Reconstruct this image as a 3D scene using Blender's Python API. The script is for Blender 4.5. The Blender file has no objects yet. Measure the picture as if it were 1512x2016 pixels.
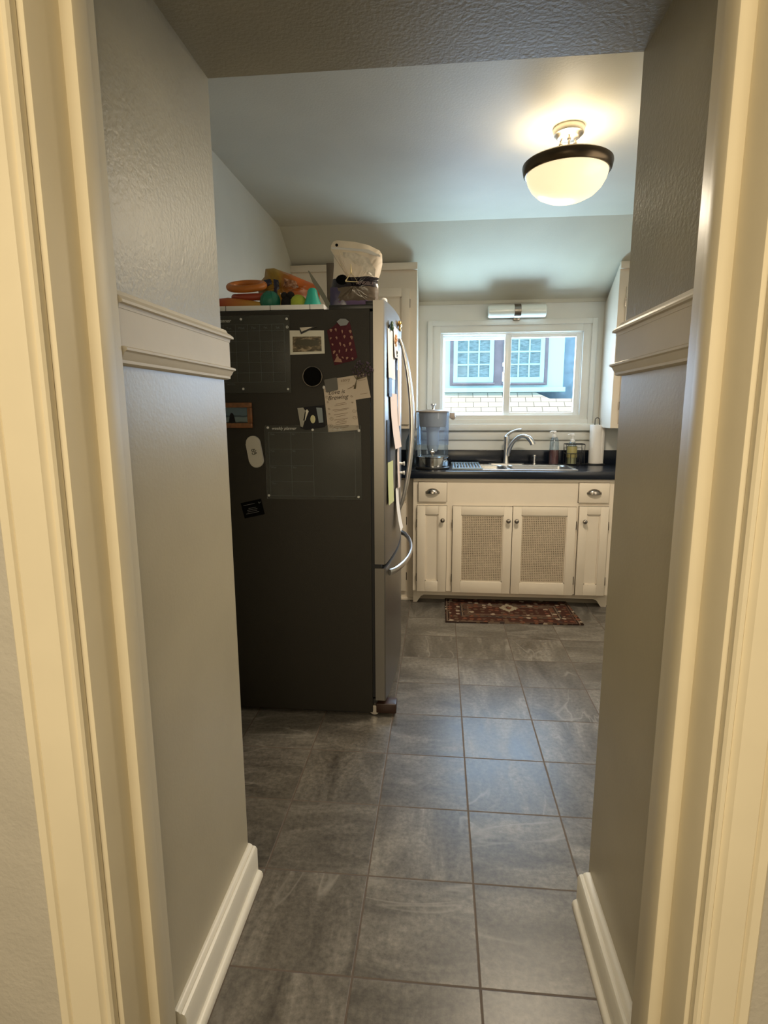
import bpy, bmesh, math, random
from mathutils import Vector, Matrix
random.seed(7)
S = bpy.context.scene
COL = S.collection
PI = math.pi

# ------------------------------------------------------------------ camera, world, lights, exposure
def setup_camera():
    yaw, pitch, roll, f = 0.09709, 0.17547, -0.00414, 1130.4
    cy, sy = math.cos(yaw), math.sin(yaw)
    fw = Vector((-sy*math.cos(pitch), cy*math.cos(pitch), -math.sin(pitch)))
    r = Vector((cy, sy, 0)); u = r.cross(fw)
    c, s = math.cos(roll), math.sin(roll)
    r2 = c*r + s*u; u2 = -s*r + c*u
    cam = bpy.data.cameras.new('camera'); co = bpy.data.objects.new('camera', cam)
    M = Matrix((r2, u2, -fw)).transposed().to_4x4(); M.translation = Vector((0, 0, 1.34))
    co.matrix_world = M
    cam.sensor_fit = 'AUTO'; cam.sensor_width = 36; cam.lens = f*36/2016
    cam.clip_start = 0.02; cam.clip_end = 200
    COL.objects.link(co); S.camera = co
setup_camera()

w = bpy.data.worlds.new('sky'); S.world = w; w.use_nodes = True
bg = w.node_tree.nodes['Background']; bg.inputs[0].default_value = (0.37, 0.74, 0.98, 1); bg.inputs[1].default_value = 3.0

def light(name, kind, loc, energy, color, size=None, target=None, **kw):
    l = bpy.data.lights.new(name, kind); l.energy = energy; l.color = color
    if kind == 'AREA':
        l.shape = 'RECTANGLE'; l.size, l.size_y = size
    elif kind == 'SUN': l.angle = size
    elif size: l.shadow_soft_size = size
    for k, v in kw.items(): setattr(l, k, v)
    o = bpy.data.objects.new(name, l); o.location = loc
    if target is not None:
        o.rotation_euler = (Vector(target)-Vector(loc)).to_track_quat('-Z', 'Y').to_euler()
    COL.objects.link(o); return o
light('sun', 'SUN', (0, 0, 20), 8.0, (1.0, 0.93, 0.82), 0.01, target=(8.2, -0.6, 3.0))
light('hall_lamp_light', 'AREA', (-0.2, -1.5, 1.72), 52, (1.0, 0.83, 0.56), (1.9, 1.0), target=(-0.05, 0.9, 1.15))
light('window_daylight', 'AREA', (0.52, 4.62, 1.59), 30, (0.53, 0.71, 1.0), (1.0, 0.62), target=(0.45, 2.2, 1.62))
light('roof_bounce', 'AREA', (0.50, 5.02, 0.72), 76, (0.64, 0.90, 0.96), (1.0, 0.5), target=(0.5, 4.25, 2.1))
light('kitchen_fill_light', 'AREA', (1.70, 2.3, 1.6), 15, (1.0, 0.87, 0.68), (1.2, 1.4), target=(0.3, 3.4, 1.0))  # added warm fill from the unseen right side, brightens the cabinets
try:
    S.cycles.use_denoising = True
    S.cycles.max_bounces = 10; S.cycles.diffuse_bounces = 5; S.cycles.transparent_max_bounces = 16
    S.cycles.caustics_reflective = False; S.cycles.caustics_refractive = False
    S.cycles.sample_clamp_indirect = 6
except Exception: pass
S.view_settings.view_transform = 'Standard'; S.view_settings.look = 'None'
S.view_settings.gamma = 1; S.view_settings.use_curve_mapping = False
S.view_settings.exposure = 0.0

# ------------------------------------------------------------------ materials
def mat(name, color, rough=0.5, metal=0.0, bump=0.0, bscale=200, emit=None, estr=0, var=0.0, vscale=8, spec=None, trans=0, alpha=1, coat=0, stretch=None):
    m = bpy.data.materials.new(name); m.use_nodes = True
    nt = m.node_tree; b = nt.nodes['Principled BSDF']
    c = (*color, 1) if len(color) == 3 else color
    b.inputs['Base Color'].default_value = c; b.inputs['Roughness'].default_value = rough
    b.inputs['Metallic'].default_value = metal
    if spec is not None: b.inputs['Specular IOR Level'].default_value = spec
    b.inputs['Transmission Weight'].default_value = trans; b.inputs['Alpha'].default_value = alpha
    b.inputs['Coat Weight'].default_value = coat
    if emit: b.inputs['Emission Color'].default_value = (*emit, 1); b.inputs['Emission Strength'].default_value = estr
    tc = nt.nodes.new('ShaderNodeTexCoord')
    src = tc.outputs['Object']
    if stretch:
        mp = nt.nodes.new('ShaderNodeMapping'); mp.inputs['Scale'].default_value = stretch
        nt.links.new(src, mp.inputs[0]); src = mp.outputs[0]
    if bump:
        n = nt.nodes.new('ShaderNodeTexNoise'); n.inputs['Scale'].default_value = bscale; n.inputs['Detail'].default_value = 3
        nt.links.new(src, n.inputs['Vector'])
        bp = nt.nodes.new('ShaderNodeBump'); bp.inputs['Strength'].default_value = bump; bp.inputs['Distance'].default_value = 0.002
        nt.links.new(n.outputs[0], bp.inputs['Height']); nt.links.new(bp.outputs[0], b.inputs['Normal'])
    if var:
        n = nt.nodes.new('ShaderNodeTexNoise'); n.inputs['Scale'].default_value = vscale; n.inputs['Detail'].default_value = 4
        nt.links.new(src, n.inputs['Vector'])
        r = nt.nodes.new('ShaderNodeValToRGB')
        r.color_ramp.elements[0].position = 0.3; r.color_ramp.elements[1].position = 0.7
        r.color_ramp.elements[0].color = (*[x*(1-var) for x in c[:3]], 1)
        r.color_ramp.elements[1].color = (*[min(1, x*(1+var)) for x in c[:3]], 1)
        nt.links.new(n.outputs[0], r.inputs[0]); nt.links.new(r.outputs[0], b.inputs['Base Color'])
    return m

def bands(name, stops, axis='Z', lo=0.0, hi=1.0, rough=0.4, wob=0.0, const=True, metal=0):
    """colour bands along an object axis: printed colours of the thing itself"""
    m = bpy.data.materials.new(name); m.use_nodes = True; nt = m.node_tree; b = nt.nodes['Principled BSDF']
    b.inputs['Roughness'].default_value = rough; b.inputs['Metallic'].default_value = metal
    tc = nt.nodes.new('ShaderNodeTexCoord'); sx = nt.nodes.new('ShaderNodeSeparateXYZ')
    nt.links.new(tc.outputs['Object'], sx.inputs[0]); v = sx.outputs[axis]
    if wob:
        n = nt.nodes.new('ShaderNodeTexNoise'); n.inputs['Scale'].default_value = 25; nt.links.new(tc.outputs['Object'], n.inputs['Vector'])
        ml = nt.nodes.new('ShaderNodeMath'); ml.operation = 'MULTIPLY_ADD'; ml.inputs[1].default_value = wob; nt.links.new(n.outputs[0], ml.inputs[0]); nt.links.new(v, ml.inputs[2]); v = ml.outputs[0]
    mr = nt.nodes.new('ShaderNodeMapRange'); mr.inputs[1].default_value = lo; mr.inputs[2].default_value = hi
    nt.links.new(v, mr.inputs[0]); r = nt.nodes.new('ShaderNodeValToRGB')
    r.color_ramp.interpolation = 'CONSTANT' if const else 'LINEAR'
    while len(r.color_ramp.elements) < len(stops): r.color_ramp.elements.new(0.5)
    for e, (p, c) in zip(r.color_ramp.elements, stops): e.position = p; e.color = (*c, 1)
    nt.links.new(mr.outputs[0], r.inputs[0]); nt.links.new(r.outputs[0], b.inputs['Base Color'])
    return m

def thin_glass(name, tint=(1, 1, 1), gloss=0.08, rough=0.02, haze=0.0, hazecol=(0.8, 0.85, 0.9), fres=0.5):
    m = bpy.data.materials.new(name); m.use_nodes = True; nt = m.node_tree
    nt.nodes.remove(nt.nodes['Principled BSDF']); out = nt.nodes['Material Output']
    t = nt.nodes.new('ShaderNodeBsdfTransparent'); t.inputs[0].default_value = (*tint, 1)
    g = nt.nodes.new('ShaderNodeBsdfGlossy'); g.inputs['Roughness'].default_value = rough
    lw = nt.nodes.new('ShaderNodeLayerWeight'); lw.inputs[0].default_value = 0.25
    ad = nt.nodes.new('ShaderNodeMath'); ad.operation = 'MULTIPLY_ADD'; ad.inputs[1].default_value = fres; ad.inputs[2].default_value = gloss
    nt.links.new(lw.outputs['Fresnel'], ad.inputs[0])
    mx = nt.nodes.new('ShaderNodeMixShader'); nt.links.new(ad.outputs[0], mx.inputs[0]); nt.links.new(t.outputs[0], mx.inputs[1]); nt.links.new(g.outputs[0], mx.inputs[2])
    last = mx
    if haze:
        d = nt.nodes.new('ShaderNodeBsdfDiffuse'); d.inputs[0].default_value = (*hazecol, 1)
        m2 = nt.nodes.new('ShaderNodeMixShader'); m2.inputs[0].default_value = haze
        nt.links.new(mx.outputs[0], m2.inputs[1]); nt.links.new(d.outputs[0], m2.inputs[2]); last = m2
    nt.links.new(last.outputs[0], out.inputs[0]); return m

def tile_material():
    m = bpy.data.materials.new('slate_tile'); m.use_nodes = True; nt = m.node_tree; N = nt.nodes; L = nt.links; b = N['Principled BSDF']
    def new(t, **k):
        n = N.new(t)
        for a, v in k.items(): setattr(n, a, v)
        return n
    def math_(op, a, b_=None, c=None):
        n = new('ShaderNodeMath', operation=op)
        for i, x in enumerate((a, b_, c)):
            if x is None: continue
            if isinstance(x, (int, float)): n.inputs[i].default_value = x
            else: L.new(x, n.inputs[i])
        return n.outputs[0]
    tc = new('ShaderNodeTexCoord'); sx = new('ShaderNodeSeparateXYZ'); L.new(tc.outputs['Object'], sx.inputs[0])
    sxz, syz = 0.30474, 0.30535
    fx = math_('DIVIDE', math_('ADD', sx.outputs[0], 0.19354+sxz*20), sxz)
    fy = math_('DIVIDE', math_('ADD', sx.outputs[1], -3.28706+syz*20), syz)
    cx = math_('FLOOR', fx); cyy = math_('FLOOR', fy)
    rx = math_('FRACT', fx); ry = math_('FRACT', fy)
    ex = math_('MINIMUM', rx, math_('SUBTRACT', 1, rx)); ey = math_('MINIMUM', ry, math_('SUBTRACT', 1, ry))
    e = math_('MINIMUM', ex, ey)
    nz = new('ShaderNodeTexNoise'); nz.inputs['Scale'].default_value = 40; L.new(tc.outputs['Object'], nz.inputs['Vector'])
    e = math_('MULTIPLY_ADD', math_('SUBTRACT', nz.outputs[0], 0.5), 0.006, e)
    gr = new('ShaderNodeMapRange'); gr.inputs[1].default_value = 0.006; gr.inputs[2].default_value = 0.011; L.new(e, gr.inputs[0])
    cell = new('ShaderNodeCombineXYZ'); L.new(cx, cell.inputs[0]); L.new(cyy, cell.inputs[1])
    wn = new('ShaderNodeTexWhiteNoise'); L.new(cell.outputs[0], wn.inputs['Vector'])
    sc = new('ShaderNodeSeparateColor'); L.new(wn.outputs['Color'], sc.inputs[0])
    # streak direction per tile
    ca = new('ShaderNodeCombineXYZ'); L.new(math_('MULTIPLY', sx.outputs[0], 1.0), ca.inputs[0]); L.new(math_('MULTIPLY', sx.outputs[1], 0.32), ca.inputs[1]); L.new(math_('MULTIPLY', sc.outputs[1], 40), ca.inputs[2])
    cb = new('ShaderNodeCombineXYZ'); L.new(math_('MULTIPLY', sx.outputs[1], 1.0), cb.inputs[0]); L.new(math_('MULTIPLY', sx.outputs[0], 0.32), cb.inputs[1]); L.new(math_('MULTIPLY', sc.outputs[2], 40), cb.inputs[2])
    mv = new('ShaderNodeMix', data_type='VECTOR'); L.new(math_('GREATER_THAN', sc.outputs[0], 0.45), mv.inputs['Factor']); L.new(ca.outputs[0], mv.inputs[4]); L.new(cb.outputs[0], mv.inputs[5])
    vec = mv.outputs[1]
    n1 = new('ShaderNodeTexNoise'); n1.inputs['Scale'].default_value = 9; n1.inputs['Detail'].default_value = 6; n1.inputs['Roughness'].default_value = 0.62; n1.inputs['Distortion'].default_value = 0.8; L.new(vec, n1.inputs['Vector'])
    r1 = new('ShaderNodeValToRGB'); L.new(n1.outputs[0], r1.inputs[0])
    el = r1.color_ramp.elements
    el[0].position = 0.32; el[0].color = (0.075, 0.067, 0.057, 1); el[1].position = 0.68; el[1].color = (0.205, 0.188, 0.163, 1)
    k = el.new(0.5); k.color = (0.125, 0.113, 0.097, 1)
    # fine grain
    n2 = new('ShaderNodeTexNoise'); n2.inputs['Scale'].default_value = 60; n2.inputs['Detail'].default_value = 8; n2.inputs['Roughness'].default_value = 0.7; L.new(tc.outputs['Object'], n2.inputs['Vector'])
    g2 = new('ShaderNodeMapRange'); g2.inputs[1].default_value = 0.3; g2.inputs[2].default_value = 0.7; g2.inputs[3].default_value = 0.58; g2.inputs[4].default_value = 1.42; L.new(n2.outputs[0], g2.inputs[0])
    # pale veins
    n3 = new('ShaderNodeTexNoise'); n3.inputs['Scale'].default_value = 2.6; n3.inputs['Detail'].default_value = 3; n3.inputs['Distortion'].default_value = 1.6; L.new(vec, n3.inputs['Vector'])
    vd = math_('ABSOLUTE', math_('SUBTRACT', n3.outputs[0], 0.5))
    vm = new('ShaderNodeMapRange'); vm.inputs[1].default_value = 0.0; vm.inputs[2].default_value = 0.012; vm.inputs[3].default_value = 0.55; vm.inputs[4].default_value = 0.0; L.new(vd, vm.inputs[0])
    n4 = new('ShaderNodeTexNoise'); n4.inputs['Scale'].default_value = 5; L.new(vec, n4.inputs['Vector'])
    vmask = new('ShaderNodeMapRange'); vmask.inputs[1].default_value = 0.48; vmask.inputs[2].default_value = 0.6; L.new(n4.outputs[0], vmask.inputs[0])
    veins = math_('MULTIPLY', vm.outputs[0], vmask.outputs[0])
    mul = new('ShaderNodeMix', data_type='RGBA', blend_type='MULTIPLY'); mul.inputs[0].default_value = 1; L.new(r1.outputs[0], mul.inputs[6]); 
    gc = new('ShaderNodeCombineColor'); [L.new(g2.outputs[0], gc.inputs[i]) for i in range(3)]; L.new(gc.outputs[0], mul.inputs[7])
    tb = new('ShaderNodeMapRange'); tb.inputs[3].default_value = 0.86; tb.inputs[4].default_value = 1.14; L.new(sc.outputs[1], tb.inputs[0])
    mul2 = new('ShaderNodeMix', data_type='RGBA', blend_type='MULTIPLY'); mul2.inputs[0].default_value = 1; L.new(mul.outputs[2], mul2.inputs[6])
    gc2 = new('ShaderNodeCombineColor'); [L.new(tb.outputs[0], gc2.inputs[i]) for i in range(3)]; L.new(gc2.outputs[0], mul2.inputs[7])
    mxv = new('ShaderNodeMix', data_type='RGBA'); L.new(veins, mxv.inputs[0]); L.new(mul2.outputs[2], mxv.inputs[6]); mxv.inputs[7].default_value = (0.30, 0.28, 0.25, 1)
    mg = new('ShaderNodeMix', data_type='RGBA'); L.new(gr.outputs[0], mg.inputs[0]); mg.inputs[6].default_value = (0.115, 0.088, 0.070, 1); L.new(mxv.outputs[2], mg.inputs[7])
    L.new(mg.outputs[2], b.inputs['Base Color'])
    rr = new('ShaderNodeMapRange'); rr.inputs[3].default_value = 0.27; rr.inputs[4].default_value = 0.42; L.new(n1.outputs[0], rr.inputs[0])
    mr = new('ShaderNodeMix', data_type='FLOAT'); L.new(gr.outputs[0], mr.inputs[0]); mr.inputs[2].default_value = 0.8; L.new(rr.outputs[0], mr.inputs[3]); L.new(mr.outputs[0], b.inputs['Roughness'])
    hs = math_('ADD', math_('MULTIPLY', gr.outputs[0], 1.0), math_('MULTIPLY', n2.outputs[0], 0.25))
    hs = math_('ADD', hs, math_('MULTIPLY', n1.outputs[0], 0.5))
    bp = new('ShaderNodeBump'); bp.inputs['Strength'].default_value = 0.35; bp.inputs['Distance'].default_value = 0.002; L.new(hs, bp.inputs['Height']); L.new(bp.outputs[0], b.inputs['Normal'])
    return m

def rug_material(hx, hy):
    m = bpy.data.materials.new('oriental_rug'); m.use_nodes = True; nt = m.node_tree; N = nt.nodes; L = nt.links; b = N['Principled BSDF']
    b.inputs['Roughness'].default_value = 0.95; b.inputs['Specular IOR Level'].default_value = 0.1
    def math_(op, a, b_=None, c=None):
        n = N.new('ShaderNodeMath'); n.operation = op
        for i, x in enumerate((a, b_, c)):
            if x is None: continue
            if isinstance(x, (int, float)): n.inputs[i].default_value = x
            else: L.new(x, n.inputs[i])
        return n.outputs[0]
    tc = N.new('ShaderNodeTexCoord'); sx = N.new('ShaderNodeSeparateXYZ'); L.new(tc.outputs['Object'], sx.inputs[0])
    dx = math_('SUBTRACT', hx, math_('ABSOLUTE', sx.outputs[0])); dy = math_('SUBTRACT', hy, math_('ABSOLUTE', sx.outputs[1]))
    e = math_('MINIMUM', dx, dy)
    r = N.new('ShaderNodeValToRGB'); r.color_ramp.interpolation = 'CONSTANT'
    mr = N.new('ShaderNodeMapRange'); mr.inputs[2].default_value = 0.25; L.new(e, mr.inputs[0]); L.new(mr.outputs[0], r.inputs[0])
    dk, red, tan, rust, navy = (0.030, 0.017, 0.013), (0.058, 0.024, 0.017), (0.15, 0.105, 0.075), (0.090, 0.050, 0.034), (0.030, 0.027, 0.025)
    st = [(0, dk), (0.03, tan), (0.06, dk), (0.10, rust), (0.13, red), (0.40, navy), (0.43, tan), (0.47, dk), (0.50, rust), (0.60, tan), (0.63, red)]
    while len(r.color_ramp.elements) < len(st): r.color_ramp.elements.new(0.9)
    for el, (p, c) in zip(r.color_ramp.elements, st): el.position = p; el.color = (*c, 1)
    # rows of flowers and field figures
    vo = N.new('ShaderNodeTexVoronoi'); vo.inputs['Scale'].default_value = 22; vo.inputs['Randomness'].default_value = 0.55; L.new(tc.outputs['Object'], vo.inputs['Vector'])
    nz = N.new('ShaderNodeTexNoise'); nz.inputs['Scale'].default_value = 60; L.new(tc.outputs['Object'], nz.inputs['Vector'])
    d = math_('MULTIPLY_ADD', math_('SUBTRACT', nz.outputs[0], 0.5), 0.55, vo.outputs['Distance'])
    fm = math_('LESS_THAN', d, 0.34)
    sc = N.new('ShaderNodeSeparateColor'); L.new(vo.outputs['Color'], sc.inputs[0])
    fr = N.new('ShaderNodeValToRGB'); fr.color_ramp.interpolation = 'CONSTANT'; L.new(sc.outputs[0], fr.inputs[0])
    for p, c in ((0.35, (0.15, 0.06, 0.035)), (0.7, (0.33, 0.26, 0.19)), (0.88, (0.05, 0.035, 0.03))):
        q = fr.color_ramp.elements.new(p); q.color = (*c, 1)
    fr.color_ramp.elements[0].color = (0.11, 0.07, 0.045, 1)
    mx = N.new('ShaderNodeMix'); mx.data_type = 'RGBA'; L.new(fm, mx.inputs[0]); L.new(r.outputs[0], mx.inputs[6]); L.new(fr.outputs[0], mx.inputs[7])
    # central cream medallion
    cmx = math_('ABSOLUTE', math_('SUBTRACT', sx.outputs[0], 0.0)); cmy = math_('ABSOLUTE', math_('SUBTRACT', sx.outputs[1], 0.06))
    md = math_('ADD', cmx, math_('MULTIPLY', cmy, 0.8))
    md = math_('MULTIPLY_ADD', math_('SUBTRACT', nz.outputs[0], 0.5), 0.05, md)
    mm = math_('MULTIPLY', math_('LESS_THAN', md, 0.065), math_('GREATER_THAN', md, 0.030))
    m2 = N.new('ShaderNodeMix'); m2.data_type = 'RGBA'; L.new(mm, m2.inputs[0]); L.new(mx.outputs[2], m2.inputs[6]); m2.inputs[7].default_value = (0.32, 0.27, 0.19, 1)
    L.new(m2.outputs[2], b.inputs['Base Color'])
    bp = N.new('ShaderNodeBump'); bp.inputs['Strength'].default_value = 0.5; bp.inputs['Distance'].default_value = 0.003; L.new(nz.outputs[0], bp.inputs['Height']); L.new(bp.outputs[0], b.inputs['Normal'])
    return m

def shingle_material():
    m = bpy.data.materials.new('roof_shingles'); m.use_nodes = True; nt = m.node_tree; N = nt.nodes; L = nt.links; b = N['Principled BSDF']
    b.inputs['Roughness'].default_value = 0.9
    tc = N.new('ShaderNodeTexCoord'); br = N.new('ShaderNodeTexBrick'); L.new(tc.outputs['UV'], br.inputs['Vector'])
    br.inputs['Scale'].default_value = 1; br.inputs['Brick Width'].default_value = 0.24; br.inputs['Row Height'].default_value = 0.125
    br.inputs['Mortar Size'].default_value = 0.006; br.inputs['Mortar Smooth'].default_value = 0.2
    br.inputs['Color1'].default_value = (0.46, 0.34, 0.26, 1); br.inputs['Color2'].default_value = (0.38, 0.28, 0.215, 1); br.inputs['Mortar'].default_value = (0.13, 0.09, 0.07, 1)
    L.new(br.outputs[0], b.inputs['Base Color'])
    return m

def cane_material():
    m = bpy.data.materials.new('cane'); m.use_nodes = True; return m

M = {
 'cream': mat('cream_gloss_paint', (0.74, 0.665, 0.50), 0.46, spec=0.22, bump=0.12, bscale=35, var=0.03, vscale=6),
 'white_trim': mat('white_gloss_paint', (0.80, 0.77, 0.69), 0.35, bump=0.08, bscale=40, var=0.02),
 'window_trim': mat('cool_white_trim_paint', (0.66, 0.675, 0.65), 0.42, bump=0.08, bscale=40, var=0.02),
 'gray_wall': mat('gray_eggshell_paint', (0.47, 0.425, 0.315), 0.36, bump=0.15, bscale=120, var=0.05, vscale=5),
 'gray_texture': mat('gray_textured_plaster', (0.375, 0.345, 0.258), 0.42, bump=0.55, bscale=110, var=0.06, vscale=6),
 'kitchen_wall': mat('pale_gray_green_paint', (0.55, 0.53, 0.445), 0.55, bump=0.25, bscale=130, var=0.03, vscale=4),
 'hall_wall': mat('gray_hall_plaster', (0.50, 0.47, 0.41), 0.5, bump=0.8, bscale=110, var=0.05),
 'cabinet': mat('cream_cabinet_paint', (0.70, 0.62, 0.51), 0.42, bump=0.15, bscale=60, var=0.03, vscale=5),
 'cab_line': mat('painted_gap_shade', (0.03, 0.025, 0.02), 0.9),
 'cab_inner': mat('panel_recess_paint', (0.68, 0.60, 0.48), 0.45, bump=0.1, bscale=60),
 'counter': mat('black_laminate', (0.005, 0.008, 0.016), 0.25, spec=0.4, bump=0.05, bscale=300),
 'steel': mat('brushed_steel', (0.55, 0.54, 0.53), 0.28, metal=1.0, bump=0.06, bscale=150, stretch=(1, 1, 12)),
 'fridge_steel': mat('fridge_stainless', (0.24, 0.225, 0.205), 0.40, metal=1.0, bump=0.015, bscale=160, stretch=(1, 10, 1)),
 'chrome': mat('polished_chrome', (0.75, 0.75, 0.76), 0.08, metal=1.0),
 'nickel': mat('antique_nickel', (0.30, 0.27, 0.24), 0.25, metal=1.0, var=0.1, vscale=60),
 'bronze': mat('dark_bronze_band', (0.10, 0.075, 0.05), 0.30, metal=1.0, bump=0.05, bscale=80),
 'satin': mat('satin_nickel', (0.62, 0.57, 0.50), 0.30, metal=1.0),
 'fridge_side': mat('graphite_fridge_side', (0.031, 0.028, 0.023), 0.55, bump=0.4, bscale=700, spec=0.25),
 'black': mat('black_plastic', (0.012, 0.012, 0.012), 0.45),
 'rubber': mat('black_gasket', (0.006, 0.006, 0.008), 0.6),
 'brown_plastic': mat('dark_brown_plastic', (0.035, 0.016, 0.010), 0.4),
 'white_plastic': mat('white_plastic', (0.80, 0.80, 0.80), 0.35),
 'opal': mat('opal_glass_unlit', (0.80, 0.86, 0.84), 0.18, coat=0.3),
 'glass': thin_glass('window_glass', (0.97, 1, 1), 0.0, fres=0.22),
 'clear': thin_glass('clear_plastic', (0.86, 0.93, 0.99), 0.06, haze=0.03, hazecol=(0.7, 0.85, 1.0)),
 'frosted': thin_glass('filled_water_plastic', (0.70, 0.84, 0.98), 0.05, haze=0.17, hazecol=(0.66, 0.74, 1.0)),
 'jar_glass': thin_glass('dark_bottle_glass', (0.55, 0.62, 0.66), 0.12, haze=0.06, hazecol=(0.3, 0.35, 0.4)),
 'acrylic': thin_glass('acrylic_sheet', (0.86, 0.87, 0.86), 0.0, 0.35, haze=0.045, hazecol=(0.58, 0.59, 0.56)),
 'print_gray': mat('pale_printed_ink', (0.11, 0.12, 0.118), 0.6),
 'ink_white': mat('white_ink', (0.60, 0.60, 0.57), 0.6),
 'ink_dark': mat('dark_brown_ink', (0.035, 0.020, 0.012), 0.8),
 'ink_mid': mat('faded_brown_ink', (0.20, 0.14, 0.09), 0.8),
 'ink_black': mat('black_ink', (0.002, 0.002, 0.002), 0.8, spec=0.08),
 'paper': mat('cream_card_paper', (0.55, 0.47, 0.39), 0.8, var=0.04, vscale=30),
 'paper_white': mat('white_paper', (0.66, 0.64, 0.62), 0.8, var=0.03, vscale=30),
 'paper_pink': mat('pinkish_paper', (0.58, 0.49, 0.46), 0.8),
 'paper_green': mat('yellow_green_paper', (0.42, 0.45, 0.22), 0.8),
 'paper_dark': mat('dark_photo_print', (0.006, 0.006, 0.009), 0.5, spec=0.2),
 'photo_white': mat('photo_border', (0.62, 0.60, 0.52), 0.5),
}
M['tile'] = tile_material()
M['shingle'] = shingle_material()

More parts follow.
